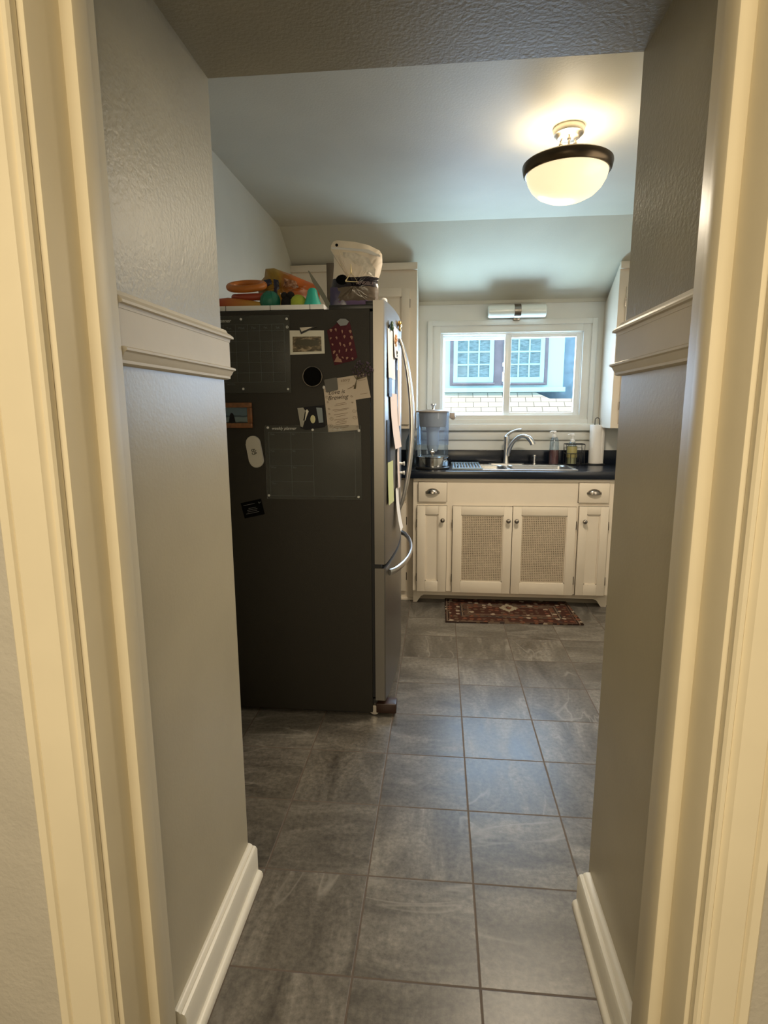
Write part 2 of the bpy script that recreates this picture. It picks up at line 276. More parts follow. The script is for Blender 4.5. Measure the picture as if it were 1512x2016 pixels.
# ------------------------------------------------------------------ mesh builder
class MB:
    def __init__(s): s.bm = bmesh.new(); s.uv = None
    def box(s, x0, x1, y0, y1, z0, z1, bev=0, seg=2, rot=None, piv=None):
        vs = [s.bm.verts.new(p) for p in ((x0,y0,z0),(x1,y0,z0),(x1,y1,z0),(x0,y1,z0),(x0,y0,z1),(x1,y0,z1),(x1,y1,z1),(x0,y1,z1))]
        fs = [s.bm.faces.new([vs[i] for i in q]) for q in ((0,3,2,1),(4,5,6,7),(0,1,5,4),(1,2,6,5),(2,3,7,6),(3,0,4,7))]
        if bev:
            es = list({e for f in fs for e in f.edges})
            r = bmesh.ops.bevel(s.bm, geom=es, offset=bev, segments=seg, affect='EDGES', profile=0.5)
            vs = list({v for f in r['faces'] for v in f.verts} | {v for v in vs if v.is_valid})
        if rot: s.rotate(vs, rot, piv or ((x0+x1)/2, (y0+y1)/2, (z0+z1)/2))
        return s
    def rotate(s, vs, rot, piv):
        R = rot if isinstance(rot, Matrix) else (Matrix.Rotation(rot[2], 3, 'Z') @ Matrix.Rotation(rot[1], 3, 'Y') @ Matrix.Rotation(rot[0], 3, 'X'))
        P = Vector(piv)
        for v in vs: v.co = R @ (v.co-P) + P
    def prism(s, pts, axis, a, b):
        """polygon pts (two coordinates) extruded along axis from a to b; axis X: (y,z), Y: (x,z), Z: (x,y)"""
        def mk(p, t): return {'X': (t, p[0], p[1]), 'Y': (p[0], t, p[1]), 'Z': (p[0], p[1], t)}[axis]
        A = [s.bm.verts.new(mk(p, a)) for p in pts]; B = [s.bm.verts.new(mk(p, b)) for p in pts]
        n = len(pts)
        s.bm.faces.new(A); s.bm.faces.new(B[::-1])
        for i in range(n): s.bm.faces.new((A[i], B[i], B[(i+1) % n], A[(i+1) % n]))
        return s
    def lathe(s, prof, c, axis='Z', seg=32, close=False):
        rings = []
        for r, h in prof:
            if r < 1e-6:
                p = {'Z': (0, 0, h), 'Y': (0, h, 0), 'X': (h, 0, 0)}[axis]
                rings.append([s.bm.verts.new(Vector(c)+Vector(p))])
            else:
                ring = []
                for k in range(seg):
                    a = 2*PI*k/seg; u, v = r*math.cos(a), r*math.sin(a)
                    p = {'Z': (u, v, h), 'Y': (u, h, v), 'X': (h, u, v)}[axis]
                    ring.append(s.bm.verts.new(Vector(c)+Vector(p)))
                rings.append(ring)
        for A, B in zip(rings, rings[1:]):
            for k in range(seg):
                a, b = A[k % len(A)], A[(k+1) % len(A)]; d, e = B[k % len(B)], B[(k+1) % len(B)]
                f = []
                for v in (a, b, e, d):
                    if v not in f: f.append(v)
                if len(f) > 2: s.bm.faces.new(f)
        return s
    def tube(s, path, r, seg=10, caps=True):
        path = [Vector(p) for p in path]; rings = []
        up = None
        for i, p in enumerate(path):
            t = (path[min(i+1, len(path)-1)]-path[max(i-1, 0)]).normalized()
            if up is None: up = Vector((0, 0, 1)) if abs(t.z) < 0.9 else Vector((1, 0, 0))
            n = (up - t*up.dot(t))
            if n.length < 1e-4: n = t.orthogonal()
            n.normalize(); b = t.cross(n); up = n
            ri = r[i] if isinstance(r, (list, tuple)) else r
            if isinstance(ri, (list, tuple)): ra, rb = ri
            else: ra = rb = ri
            rings.append([s.bm.verts.new(p + n*ra*math.cos(2*PI*k/seg) + b*rb*math.sin(2*PI*k/seg)) for k in range(seg)])
        for A, B in zip(rings, rings[1:]):
            for k in range(seg): s.bm.faces.new((A[k], A[(k+1) % seg], B[(k+1) % seg], B[k]))
        if caps: s.bm.faces.new(rings[0][::-1]); s.bm.faces.new(rings[-1])
        return s
    def sphere(s, c, r, sc=(1, 1, 1), seg=20):
        n = seg//2
        return s.lathe_sc([(r*math.sin(PI*k/n), -r*math.cos(PI*k/n)) for k in range(n+1)], c, sc, seg)
    def lathe_sc(s, prof, c, sc, seg):
        before = set(s.bm.verts); s.lathe(prof, (0, 0, 0), 'Z', seg)
        for v in s.bm.verts:
            if v not in before: v.co = Vector((v.co.x*sc[0], v.co.y*sc[1], v.co.z*sc[2])) + Vector(c)
        return s
    def pillow(s, outline, y0, th, rings=6, center=None, wob=0.0, seed=1, flatback=0.3):
        """inflated pouch from an (x,z) outline, thickness th about the plane y0"""
        rnd = random.Random(seed); pts = []
        n0 = len(outline)
        for i in range(n0):
            a, b = outline[i], outline[(i+1) % n0]
            for k in range(4): pts.append((a[0]+(b[0]-a[0])*k/4, a[1]+(b[1]-a[1])*k/4))
        n = len(pts); cx, cz = center or (sum(p[0] for p in pts)/n, sum(p[1] for p in pts)/n)
        edge = [s.bm.verts.new((x, y0, z)) for x, z in pts]
        for sgn in (-1, 1):
            prev = edge
            for r in range(1, rings):
                t = 1-r/rings; d = th*(1-t**2)**0.6*(1 if sgn < 0 else flatback)
                cur = [s.bm.verts.new((cx+(x-cx)*t, y0+sgn*(d+wob*(rnd.random()-.5)), cz+(z-cz)*t)) for x, z in pts]
                for k in range(n): s.bm.faces.new((prev[k], prev[(k+1) % n], cur[(k+1) % n], cur[k]))
                prev = cur
            c = s.bm.verts.new((cx, y0+sgn*th*(1 if sgn < 0 else flatback), cz))
            for k in range(n): s.bm.faces.new((prev[k], prev[(k+1) % n], c))
        return s
    def build(s, name, m, parent=None, origin=None, smooth=35):
        bmesh.ops.recalc_face_normals(s.bm, faces=s.bm.faces)
        off = Vector(parent.get('_o', (0, 0, 0))) if parent is not None else Vector(origin or (0, 0, 0))
        if origin is not None and parent is not None:
            off = Vector(origin)
        me = bpy.data.meshes.new(name)
        for v in s.bm.verts: v.co -= off
        s.bm.to_mesh(me); s.bm.free()
        if smooth:
            for p in me.polygons: p.use_smooth = True
            me.set_sharp_from_angle(angle=math.radians(smooth))
        for mm in (m if isinstance(m, list) else [m]): me.materials.append(mm if not isinstance(mm, str) else M[mm])
        o = bpy.data.objects.new(name, me); COL.objects.link(o)
        if parent is not None:
            o.parent = parent; o.location = off-Vector(parent.get('_o', (0, 0, 0)))
        else: o.location = off
        o['_o'] = tuple(off)
        return o

def thing(name, label, cat, loc, group=None):
    o = bpy.data.objects.new(name, None); o.empty_display_size = 0.05; o.location = loc; COL.objects.link(o)
    o['label'] = label; o['category'] = cat; o['_o'] = tuple(loc)
    if group: o['group'] = group
    return o
def tag(o, label, cat, group=None):
    o['label'] = label; o['category'] = cat
    if group: o['group'] = group
    return o
def struct(o):
    o['kind'] = 'structure'; return o
def copy_thing(src, delta, label, group=None):
    r = src.copy(); COL.objects.link(r); r.location = src.location + Vector(delta); r['label'] = label
    if group: r['group'] = group
    for ch in list(src.children):
        c = ch.copy(); COL.objects.link(c); c.parent = r
        for g in list(ch.children):
            d = g.copy(); COL.objects.link(d); d.parent = c
    return r
def text(name, body, size, loc, m, parent, rot=(PI/2, 0, 0), align='LEFT', ext=0.0003, shear=0.0, bold=0.0):
    cu = bpy.data.curves.new(name, 'FONT'); cu.body = body; cu.size = size; cu.extrude = ext; cu.align_x = align; cu.shear = shear; cu.offset = bold
    t = bpy.data.objects.new(name, cu); COL.objects.link(t)
    dg = bpy.context.evaluated_depsgraph_get(); me = bpy.data.meshes.new_from_object(t.evaluated_get(dg))
    bpy.data.objects.remove(t)
    R = (Matrix.Rotation(rot[2], 4, 'Z') @ Matrix.Rotation(rot[1], 4, 'Y') @ Matrix.Rotation(rot[0], 4, 'X'))
    me.transform(Matrix.Translation(Vector(loc)-Vector(parent.get('_o', (0, 0, 0)))) @ R)
    me.materials.clear(); me.materials.append(M[m])
    o = bpy.data.objects.new(name, me); COL.objects.link(o); o.parent = parent; return o

# ================================================================== THE SETTING
XL, XR = -0.5405, 0.4225          # passage walls
YH, YE = 0.7645, 1.425            # hall face, kitchen end of the passage
ZP = 2.091                        # passage ceiling
KX0, KX1 = -1.025, 1.78           # kitchen side walls
YB, ZC, YR = 4.45, 2.482, 3.80    # window wall, flat ceiling, start of the slope
ZS = 2.113                        # slope meets the window wall

b = MB(); b.box(-1.7, 1.9, -2.2, YB+0.15, -0.05, 0.0); struct(b.build('floor', 'tile', smooth=0))
# passage blocks
def passage_block(name, x0, x1, xin):
    b = MB(); b.box(x0, x1, YH, YE, 0, 2.62)
    o = b.build(name, 'gray_texture', smooth=0); struct(o)
passage_block('wall_passage_left', -1.7, XL, XL)
passage_block('wall_passage_right', XR, 1.9, XR)
b = MB(); b.box(XL, XR, YH, YE, ZP, 2.62); struct(b.build('ceiling', 'gray_texture', smooth=0))
# smoother paint below the rail, as real wainscot skin boards
b = MB(); b.box(XL-0.001, XL+0.0015, YH+0.19, YE, 0.0, 1.45); struct(b.build('trim_1', 'gray_wall', smooth=0))
b = MB(); b.box(XR-0.0015, XR+0.001, YH+0.19, YE, 0.0, 1.45); struct(b.build('trim_2', 'gray_wall', smooth=0))

# kitchen shell
b = MB(); b.box(KX0-0.15, KX0, YE, YB+0.15, 0, 2.7); struct(b.build('wall_left', 'kitchen_wall', smooth=0))
b = MB(); b.box(KX1, KX1+0.15, YE, YB+0.15, 0, 2.7); struct(b.build('wall_right', 'kitchen_wall', smooth=0))
WX0, WX1, WZ0, WZ1 = -0.005, 1.034, 1.270, 1.905
b = MB()
b.box(KX0, WX0, YB, YB+0.15, 0, 2.2); b.box(WX1, KX1, YB, YB+0.15, 0, 2.2)
b.box(WX0, WX1, YB, YB+0.15, 0, WZ0); b.box(WX0, WX1, YB, YB+0.15, WZ1, 2.2)
struct(b.build('wall_back', 'window_trim', smooth=0))
# flat ceiling, soft cove and slope, one continuous skin with thickness
prof = [(YE, ZC), (YR-0.30, ZC), (YR-0.10, ZC+0.004), (YR, ZC)]
prof += [(YB, ZS), (YB+0.15, ZS-0.10), (YB+0.15, 2.75), (YE, 2.75)]
b = MB(); b.prism(prof, 'X', KX0-0.15, KX1+0.15); struct(b.build('ceiling', 'kitchen_wall', smooth=25))
# thin picture strip where slope meets the window wall
b = MB(); b.prism([(YB-0.012, ZS-0.012), (YB, ZS-0.012), (YB, ZS+0.003), (YB-0.006, ZS+0.003), (YB-0.020, ZS+0.010)], 'X', -0.17, 1.19)
struct(b.build('trim_3', 'kitchen_wall', smooth=0))

# hall behind the camera
b = MB(); b.box(-1.7, -1.6, -2.2, YH, 0, 2.5); struct(b.build('wall_hall_left', 'hall_wall', smooth=0))
b = MB(); b.box(1.8, 1.9, -2.2, YH, 0, 2.5); struct(b.build('wall_hall_right', 'hall_wall', smooth=0))
b = MB(); b.box(-1.7, 1.9, -2.3, -2.2, 0, 2.5); struct(b.build('wall_hall_back', 'hall_wall', smooth=0))
b = MB(); b.box(-1.7, 1.9, -2.3, YH, 2.45, 2.55); struct(b.build('ceiling', 'hall_wall', smooth=0))
b = MB(); b.box(-1.6, -0.545, YH-0.004, YH, 0, 2.45); struct(b.build('wall_hall_front', 'hall_wall', smooth=0))
b = MB(); b.box(0.425, 1.8, YH-0.004, YH, 0, 2.45); b.box(-0.545, 0.425, YH-0.004, YH, 2.03, 2.45); struct(b.build('wall_hall_front', 'hall_wall', smooth=0))

# doorway: jambs, stops, casings
JL, JR = -0.5204, 0.3789
b = MB()
b.box(XL, JL, YH-0.002, 0.927, 0, 2.0, 0.0015); b.box(JL-0.003, -0.5014, 0.837, 0.875, 0, 1.981, 0.003)
door = struct(b.build('door_1', 'cream'))
def sub(b, name, m='cream'):
    o = b.build(name, m, door); return o
b = MB(); b.box(JR, XR, YH-0.002, 0.957, 0, 2.0, 0.0015); b.box(0.3585, JR+0.003, 0.837, 0.882, 0, 1.981, 0.003); sub(b, 'door_jamb')
b = MB(); b.box(JL, JR, YH-0.002, 0.927, 1.98, 2.03, 0.0015); b.box(-0.5014, 0.3585, 0.837, 0.880, 1.962, 1.982, 0.002); sub(b, 'door_head_jamb')
def casing_profile(xi, sgn, wdt):
    # (x, y) from the inner edge outward; sgn -1 to the left, +1 to the right; moulded face with bead and backband
    y1 = YH-0.004; P = [(0, y1), (0, y1-0.011), (0.003, y1-0.015), (0.008, y1-0.016), (0.011, y1-0.012), (0.014, y1-0.014), (0.018, y1-0.020),
         (0.024, y1-0.0215), (wdt-0.020, y1-0.0215), (wdt-0.017, y1-0.019), (wdt-0.014, y1-0.024), (wdt-0.004, y1-0.027), (wdt, y1-0.023), (wdt, y1)]
    return [(xi+sgn*x, y) for x, y in P]
b = MB(); b.prism(casing_profile(-0.529, -1, 0.0856), 'Z', 0, 2.03); sub(b, 'door_casing')
b = MB(); b.prism(casing_profile(0.3855, 1, 0.0703), 'Z', 0, 2.03); sub(b, 'door_casing')
b = MB(); b.box(-0.6146, 0.4558, YH-0.030, YH-0.004, 1.988, 2.075, 0.003); sub(b, 'door_casing')

# plate rails, wrapping the kitchen end of the passage
def rail(name, xw, sg):
    # sg +1: protrudes toward +x (left wall); -1: toward -x
    z1 = 1.5295
    cap = [(0, z1+0.007), (0.009, z1+0.007), (0.012, z1+0.000), (0.018, z1-0.004), (0.023, z1-0.009), (0.023, z1-0.0135), (0.0165, z1-0.0150), (0.0155, z1-0.022), (0, z1-0.022)]
    board = (0.0145, z1-0.088, z1-0.018)
    low = [(0, z1-0.083), (0.020, z1-0.083), (0.0245, z1-0.0855), (0.0245, z1-0.0895), (0.020, z1-0.092), (0.0165, z1-0.100), (0.0135, z1-0.105), (0.0135, z1-0.110), (0.009, z1-0.1125), (0, z1-0.1135)]
    b = MB()
    y0 = YH+0.17
    def run(poly):
        # mitred run: along the wall, then round the end of the wall
        n = len(poly); A = []; B = []; C = []
        far = 0.25
        for d, z in poly:
            A.append(b.bm.verts.new((xw+sg*d, y0, z)))
            B.append(b.bm.verts.new((xw+sg*d, YE+d, z)))
            C.append(b.bm.verts.new((xw-sg*far, YE+d, z)))
        for P, Q in ((A, B), (B, C)):
            for i in range(n): b.bm.faces.new((P[i], Q[i], Q[(i+1) % n], P[(i+1) % n]))
        b.bm.faces.new(A); b.bm.faces.new(C[::-1])
    run(cap); run([(0, board[1]), (board[0], board[1]), (board[0], board[2]), (0, board[2])]); run(low)
    return struct(b.build(name, 'gray_rail', smooth=30))
M['gray_rail'] = mat('rail_gray_gloss_paint', (0.66, 0.61, 0.52), 0.55, spec=0.3, bump=0.15, bscale=45, var=0.03)
rail('trim_4', XL, 1); rail('trim_5', XR, -1)

def baseboard(name, xw, sg, ye, shoe=0.042, base=0.027):
    b = MB()
    prof = [(0, 0), (base, 0), (base, 0.086), (base-0.004, 0.094), (base-0.010, 0.0965), (base-0.013, 0.0955), (base-0.016, 0.100), (base-0.022, 0.103), (0, 0.103)]
    b.prism([(xw+sg*d, z) for d, z in prof], 'Y', YH+0.19, ye)
    sh = [(base-0.001, 0), (shoe, 0), (shoe, 0.008), (shoe-0.003, 0.016), (shoe-0.009, 0.020), (base-0.001, 0.021)]
    b.prism([(xw+sg*d, z) for d, z in sh], 'Y', YH+0.19, ye-0.004)
    struct(b.build(name, 'white_trim', smooth=40))
baseboard('baseboard_left', XL, 1, 1.43)
baseboard('baseboard_right', XR, -1, 1.41, shoe=0.046, base=0.034)

# ================================================================== WINDOW
YW = YB
b = MB()   # flat casing with stepped back band
def ring(b, x0, x1, z0, z1, wd, y0, y1, bev=0.002):
    b.box(x0, x0+wd, y0, y1, z0, z1, bev); b.box(x1-wd, x1, y0, y1, z0, z1, bev)
    b.box(x0+wd, x1-wd, y0, y1, z1-wd, z1, bev); b.box(x0+wd, x1-wd, y0, y1, z0, z0+wd, bev)
ring(b, -0.100, 1.118, 1.232, 1.985, 0.037, YW-0.032, YW)
ring(b, -0.064, 1.084, 1.240, 1.958, 0.060, YW-0.020, YW)
win = struct(b.build('window_1', 'window_trim'))
def wsub(b, name, m): return b.build(name, m, win)
M['vinyl'] = mat('white_vinyl', (0.78, 0.80, 0.79), 0.3)
b = MB(); b.box(-0.14, 1.19, YW-0.052, YW, 1.185, 1.236, 0.008); wsub(b, 'window_sill', 'window_trim')
b = MB(); b.box(-0.14, 1.19, YW-0.020, YW, 1.116, 1.178, 0.003); wsub(b, 'window_apron', 'window_trim')
b = MB(); ring(b, WX0, WX1, WZ0, WZ1, 0.020, YW, YW+0.10); b.box(0.486, 0.50, YW+0.03, YW+0.06, WZ0, WZ1, 0.001); wsub(b, 'window_frame', 'vinyl')
b = MB()
def sash(b, x0, x1, z0, z1, l, r, t, bt, y0, y1):
    b.box(x0, x0+l, y0, y1, z0, z1, 0.002); b.box(x1-r, x1, y0, y1, z0, z1, 0.002)
    b.box(x0+l, x1-r, y0, y1, z1-t, z1, 0.002); b.box(x0+l, x1-r, y0, y1, z0, z0+bt, 0.002)
sash(b, 0.012, 0.505, WZ0+0.002, WZ1-0.006, 0.018, 0.022, 0.042, 0.048, YW+0.055, YW+0.085)
o = wsub(b, 'window_sash', 'vinyl')
b = MB(); b.box(0.025, 0.49, YW+0.069, YW+0.071, WZ0+0.04, WZ1-0.04); b.build('window_pane', 'glass', o)
b = MB(); sash(b, 0.470, 1.026, WZ0+0.001, WZ1-0.004, 0.046, 0.045, 0.038, 0.050, YW+0.008, YW+0.040)
o2 = wsub(b, 'window_sash', 'vinyl')
b = MB(); b.box(0.505, 0.99, YW+0.023, YW+0.025, WZ0+0.04, WZ1-0.04); b.build('window_pane', 'glass', o2)
b = MB(); b.box(0.462, 0.472, YW+0.040, YW+0.058, 1.66, 1.69, 0.002); b.box(0.462, 0.470, YW+0.040, YW+0.056, 1.55, 1.62, 0.002); wsub(b, 'window_latch', 'vinyl')

# wall panel between apron and backsplash is the wall itself (white paint)

# ================================================================== CABINETS
CF = 3.86
CUPZ = 0
def knob(x, z, y, par):
    b = MB(); b.lathe([(0.006, 0), (0.006, -0.012), (0.009, -0.016), (0.014, -0.020), (0.0155, -0.026), (0.013, -0.031), (0.006, -0.034), (0, -0.0345)], (x, y, z), 'Y', 20)
    return b.build('knob', 'nickel', par)
def cup_pull(x, z, y, par):
    b = MB(); n = 14; prof = []
    # half-dome bin pull
    rings = []
    for i in range(7):
        t = i/6; a = t*PI/2
        ring_ = []
        for k in range(n+1):
            ph = PI*k/n
            rx, rz = 0.045*math.cos(a*0.98), 0.034*math.cos(a*0.98)
            ring_.append(b.bm.verts.new((x-rx*math.cos(ph), y-0.026*math.sin(a), z-0.012+rz*math.sin(ph))))
        rings.append(ring_)
    for A, B in zip(rings, rings[1:]):
        for k in range(n): b.bm.faces.new((A[k], A[k+1], B[k+1], B[k]))
    b.box(x-0.047, x+0.047, y-0.003, y, z-0.014, z+0.001, 0.001)
    return b.build('cup_pull', 'nickel', par)
def shaker(name, x0, x1, z0, z1, y, fr, par, m='cabinet', panel='panel', th=0.020, frb=None):
    """frame-and-panel door proud of the face; returns door"""
    frb = frb or fr
    b = MB()
    b.box(x0, x0+fr, y-th, y, z0, z1, 0.0015); b.box(x1-fr, x1, y-th, y, z0, z1, 0.0015)
    b.box(x0+fr, x1-fr, y-th, y, z1-fr, z1, 0.0015); b.box(x0+fr, x1-fr, y-th, y, z0, z0+frb, 0.0015)
    # small bead along the inside edge
    q = 0.006
    for (a0, a1, c0, c1) in ((x0+fr, x0+fr+q, z0+frb, z1-fr), (x1-fr-q, x1-fr, z0+frb, z1-fr)):
        b.box(a0, a1, y-th+0.005, y, c0, c1)
    b.box(x0+fr, x1-fr, y-th+0.005, y, z1-fr-q, z1-fr); b.box(x0+fr, x1-fr, y-th+0.005, y, z0+frb, z0+frb+q)
    d = b.build(name, m, par)
    if panel == 'panel':
        b = MB(); b.box(x0+fr, x1-fr, y-th+0.011, y-0.001, z0+frb, z1-fr); b.build('panel', m, d)
    return d
def hinge(x, z, y, par):
    b = MB(); b.tube([(x, y-0.022, z-0.028), (x, y-0.022, z+0.028)], 0.0030, 8)
    return b.build('hinge', 'nickel', par)

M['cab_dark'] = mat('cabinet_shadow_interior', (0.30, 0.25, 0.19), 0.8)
c = thing('base_cabinet', 'cream sink cabinet with two drawers and four doors, two with cane panels', 'cabinet', (0.47, 3.92, 0))
b = MB()
zt = 0.888; zb = 0.100
x0c, x1c = -0.176, 1.150
# body carcass behind the face frame (open for the sink bowls)
b.box(x0c, x0c+0.02, CF+0.02, 4.44, zb, 0.745); b.box(x1c-0.02, x1c, CF+0.02, 4.44, zb, 0.745)
b.box(x0c+0.02, x1c-0.02, CF+0.02, 4.42, zb, zb+0.02); b.box(x0c+0.02, x1c-0.02, 4.42, 4.44, zb, 0.745)
b.box(x0c, x1c, CF+0.0, CF+0.02, zb, zt)                      # closed front board (face frame)
b.build('carcass', 'cabinet', c)
b = MB()   # dark strips on the face stand in for gap shade round doors and drawers
# valance with bracket feet
val = [(-0.176, 0.0), (-0.150, 0.0), (-0.120, 0.045), (-0.10, 0.055), (1.060, 0.055), (1.085, 0.045), (1.115, 0.0), (1.150, 0.0), (1.150, 0.0985), (-0.176, 0.0985)]
b.prism(val, 'Y', 3.905, 3.925); b.build('valance', 'cabinet', c)
b = MB(); b.box(-0.176, 1.15, 3.985, 4.0, 0, 0.0985); b.build('toe_kick', 'cab_dark', c)
# lip moulding under the counter
b = MB(); b.box(x0c, x1c, CF-0.010, CF, 0.868, 0.888, 0.003); b.build('moulding', 'cabinet', c)
def drawer(x0, x1, z0, z1, par):
    b = MB(); b.box(x0, x1, CF-0.016, CF-0.0, z0, z1, 0.002); d = b.build('drawer', 'cabinet', par)
    cup_pull((x0+x1)/2, (z0+z1)/2+0.005, CF-0.016, d); return d
def reveal(par, x0, x1, z0, z1, g=0.0025):
    b = MB(); 
    b.box(x0-g, x0, CF-0.0012, CF-0.0002, z0-g, z1+g); b.box(x1, x1+g, CF-0.0012, CF-0.0002, z0-g, z1+g)
    b.box(x0, x1, CF-0.0012, CF-0.0002, z1, z1+g); b.box(x0, x1, CF-0.0012, CF-0.0002, z0-g, z0)
    b.build('gap_shade_strip', 'cab_line', par)
for (a0, a1, z0, z1) in ((-0.141, 0.050, 0.729, 0.861), (0.915, 1.108, 0.734, 0.864)):
    d = drawer(a0, a1, z0, z1, c); reveal(c, a0, a1, z0, z1)
dl = shaker('door', -0.148, 0.052, 0.100, 0.700, CF, 0.056, c, frb=0.075); reveal(c, -0.148, 0.052, 0.1, 0.700); knob(0.024, 0.607, CF-0.020, dl)
dr = shaker('door', 0.923, 1.112, 0.100, 0.708, CF, 0.052, c, frb=0.075); reveal(c, 0.923, 1.112, 0.1, 0.708); knob(0.957, 0.611, CF-0.020, dr)
for z in (0.58, 0.20): hinge(-0.151, z, CF+0.006, dl); hinge(1.115, z, CF+0.006, dr)
# cane doors
M['cane'] = mat('pale_cane_strand', (0.62, 0.52, 0.39), 0.6, var=0.12, vscale=60)
M['cane_back'] = mat('brown_backing', (0.10, 0.07, 0.048), 0.9)
def cane_panel(x0, x1, z0, z1, y, par):
    b = MB(); b.box(x0, x1, y+0.002, y+0.004, z0, z1)
    pb = b.build('cane_backing', 'cane_back', par)
    b = MB(); p = 0.0118
    def strip(xa, za, xb, zb_, wd, yy):
        d = Vector((xb-xa, 0, zb_-za)).normalized(); n = Vector((-d.z, 0, d.x))*wd/2
        vs = [b.bm.verts.new((xa+n.x*s_, yy, za+n.z*s_)) for s_ in (1, -1)] + [b.bm.verts.new((xb-n.x*s_, yy, zb_-n.z*s_)) for s_ in (1, -1)]
        f = b.bm.faces.new(vs)
        r = bmesh.ops.extrude_face_region(b.bm, geom=[f])
        for v in r['geom']:
            if isinstance(v, bmesh.types.BMVert): v.co.y += 0.0009
    nx = int((x1-x0)/p); nz = int((z1-z0)/p); px = (x1-x0)/nx; pz = (z1-z0)/nz
    for i in range(nx+1):
        for dd in (-0.0019, 0.0019): 
            X = min(max(x0+i*px+dd, x0+0.001), x1-0.001); strip(X, z0, X, z1, 0.0022, y)
    for j in range(nz+1):
        for dd in (-0.0019, 0.0019):
            Z = min(max(z0+j*pz+dd, z0+0.001), z1-0.001); strip(x0, Z, x1, Z, 0.0022, y-0.0010)
    for kk in range(-nz, nx+1, 1):      # diagonals
        xa, za = x0+kk*px+px/2, z0
        xb, zb_ = xa+(z1-z0)*px/pz, z1
        t0 = max(0, (x0-xa)/(xb-xa)); t1 = min(1, (x1-xa)/(xb-xa))
        if t1 > t0+0.01: 
            strip(xa+(xb-xa)*t0, za+(zb_-za)*t0, xa+(xb-xa)*t1, za+(zb_-za)*t1, 0.0020, y-0.002)
            strip(x0+x1-(xa+(xb-xa)*t0), za+(zb_-za)*t0, x0+x1-(xa+(xb-xa)*t1), za+(zb_-za)*t1, 0.0020, y-0.003)
    b.build('cane_panel', 'cane', par, smooth=0)
for (a0, a1, zt_, kx, hx) in ((0.093, 0.488, 0.700, 0.461, 0.090), (0.492, 0.905, 0.702, 0.515, 0.908)):
    fr = 0.057
    d = shaker('door', a0, a1, 0.098, zt_, CF, fr, c, panel=None, frb=0.080); reveal(c, a0, a1, 0.098, zt_)
    cane_panel(a0+fr, a1-fr, 0.178, zt_-fr, CF-0.009, d); knob(kx, 0.608, CF-0.020, d)
    for z in (0.58, 0.20): hinge(hx, z, CF+0.006, d)

# neighbouring cabinet to the left, set back, mostly behind the refrigerator
c2 = thing('base_cabinet', 'cream base cabinet set back behind the refrigerator door, left of the sink', 'cabinet', (-0.6, 3.96, 0))
b = MB(); b.box(-1.043, -0.178, 3.945, 4.44, 0.0, 0.888); b.build('carcass', 'cabinet', c2)
b = MB(); b.box(-1.043, -0.178, 3.934, 3.945, 0.0, 0.022, 0.003); b.build('base_moulding', 'cabinet', c2)
CF2 = 3.945
for (a0, a1) in ((-0.60, -0.228),):
    b = MB(); b.box(a0, a1, CF2-0.016, CF2, 0.735, 0.866, 0.002); d = b.build('drawer', 'cabinet', c2); cup_pull((a0+a1)/2, 0.805, CF2-0.016, d)
    d = shaker('door', a0, a1, 0.070, 0.700, CF2, 0.055, c2); knob(a0+0.03, 0.61, CF2-0.02, d)
    for z in (0.58, 0.18): hinge(a1+0.003, z, CF2+0.006, d)

# neighbouring cabinet to the right, beyond the passage corner
c3 = thing('base_cabinet', 'cream base cabinet set back at the right end of the counter', 'cabinet', (1.46, 3.96, 0))
b = MB(); b.box(1.153, 1.777, 3.945, 4.44, 0.0, 0.888); b.build('carcass', 'cabinet', c3)
b = MB(); b.box(1.190, 1.740, CF2-0.016, CF2, 0.735, 0.866, 0.002); d = b.build('drawer', 'cabinet', c3); cup_pull(1.465, 0.805, CF2-0.016, d)
for (a0, a1, kx) in ((1.190, 1.462, 1.435), (1.468, 1.740, 1.495)):
    d = shaker('door', a0, a1, 0.070, 0.700, CF2, 0.055, c3); knob(kx, 0.61, CF2-0.02, d)

# upper cabinets
ZU0, ZU1, UF = 1.212, 2.306, 4.06
def upper(label, x0, x1, doors, UF=UF, ZU1=ZU1):
    u = thing('wall_cabinet', label, 'cabinet', ((x0+x1)/2, UF+0.15, ZU0))
    b = MB()
    top = [(UF, ZU0), (YB-0.002, ZU0), (YB-0.002, ZS-0.035), (UF+0.012, ZU1-0.014), (UF, ZU1-0.014)]
    b.prism(top, 'X', x0, x1); b.build('carcass', 'cabinet', u, smooth=0)
    b = MB(); b.box(x0-0.003, x1+0.003, UF-0.024, UF+0.006, ZU1-0.045, ZU1, 0.004); b.build('crown_board', 'cabinet', u)
    for (a0, a1, z0, z1, hside) in doors:
        d = shaker('door', a0, a1, z0, z1, UF, 0.055, u)
        hx = a1+0.003 if hside > 0 else a0-0.003
        for z in (z0+0.12, z1-0.10): hinge(hx, z, UF+0.006, d)
        knob(a0+0.028 if hside > 0 else a1-0.028, z0+0.08 if z0 < 1.5 else z0+0.05, UF-0.020, d)
    return u
upper('cream upper cabinet rising above the refrigerator, left of the window', KX0+0.002, -0.166, [(-0.585, -0.215, ZU0+0.03, ZU1-0.16, 1), (-0.965, -0.600, ZU0+0.03, ZU1-0.16, -1)])
upper('cream upper cabinet right of the window with blue lit side panel', 1.165, KX1-0.002, [(1.212, 1.48, ZU0+0.03, ZU1-0.17, -1), (1.49, 1.75, ZU0+0.03, ZU1-0.17, 1)], 4.125, 2.292)

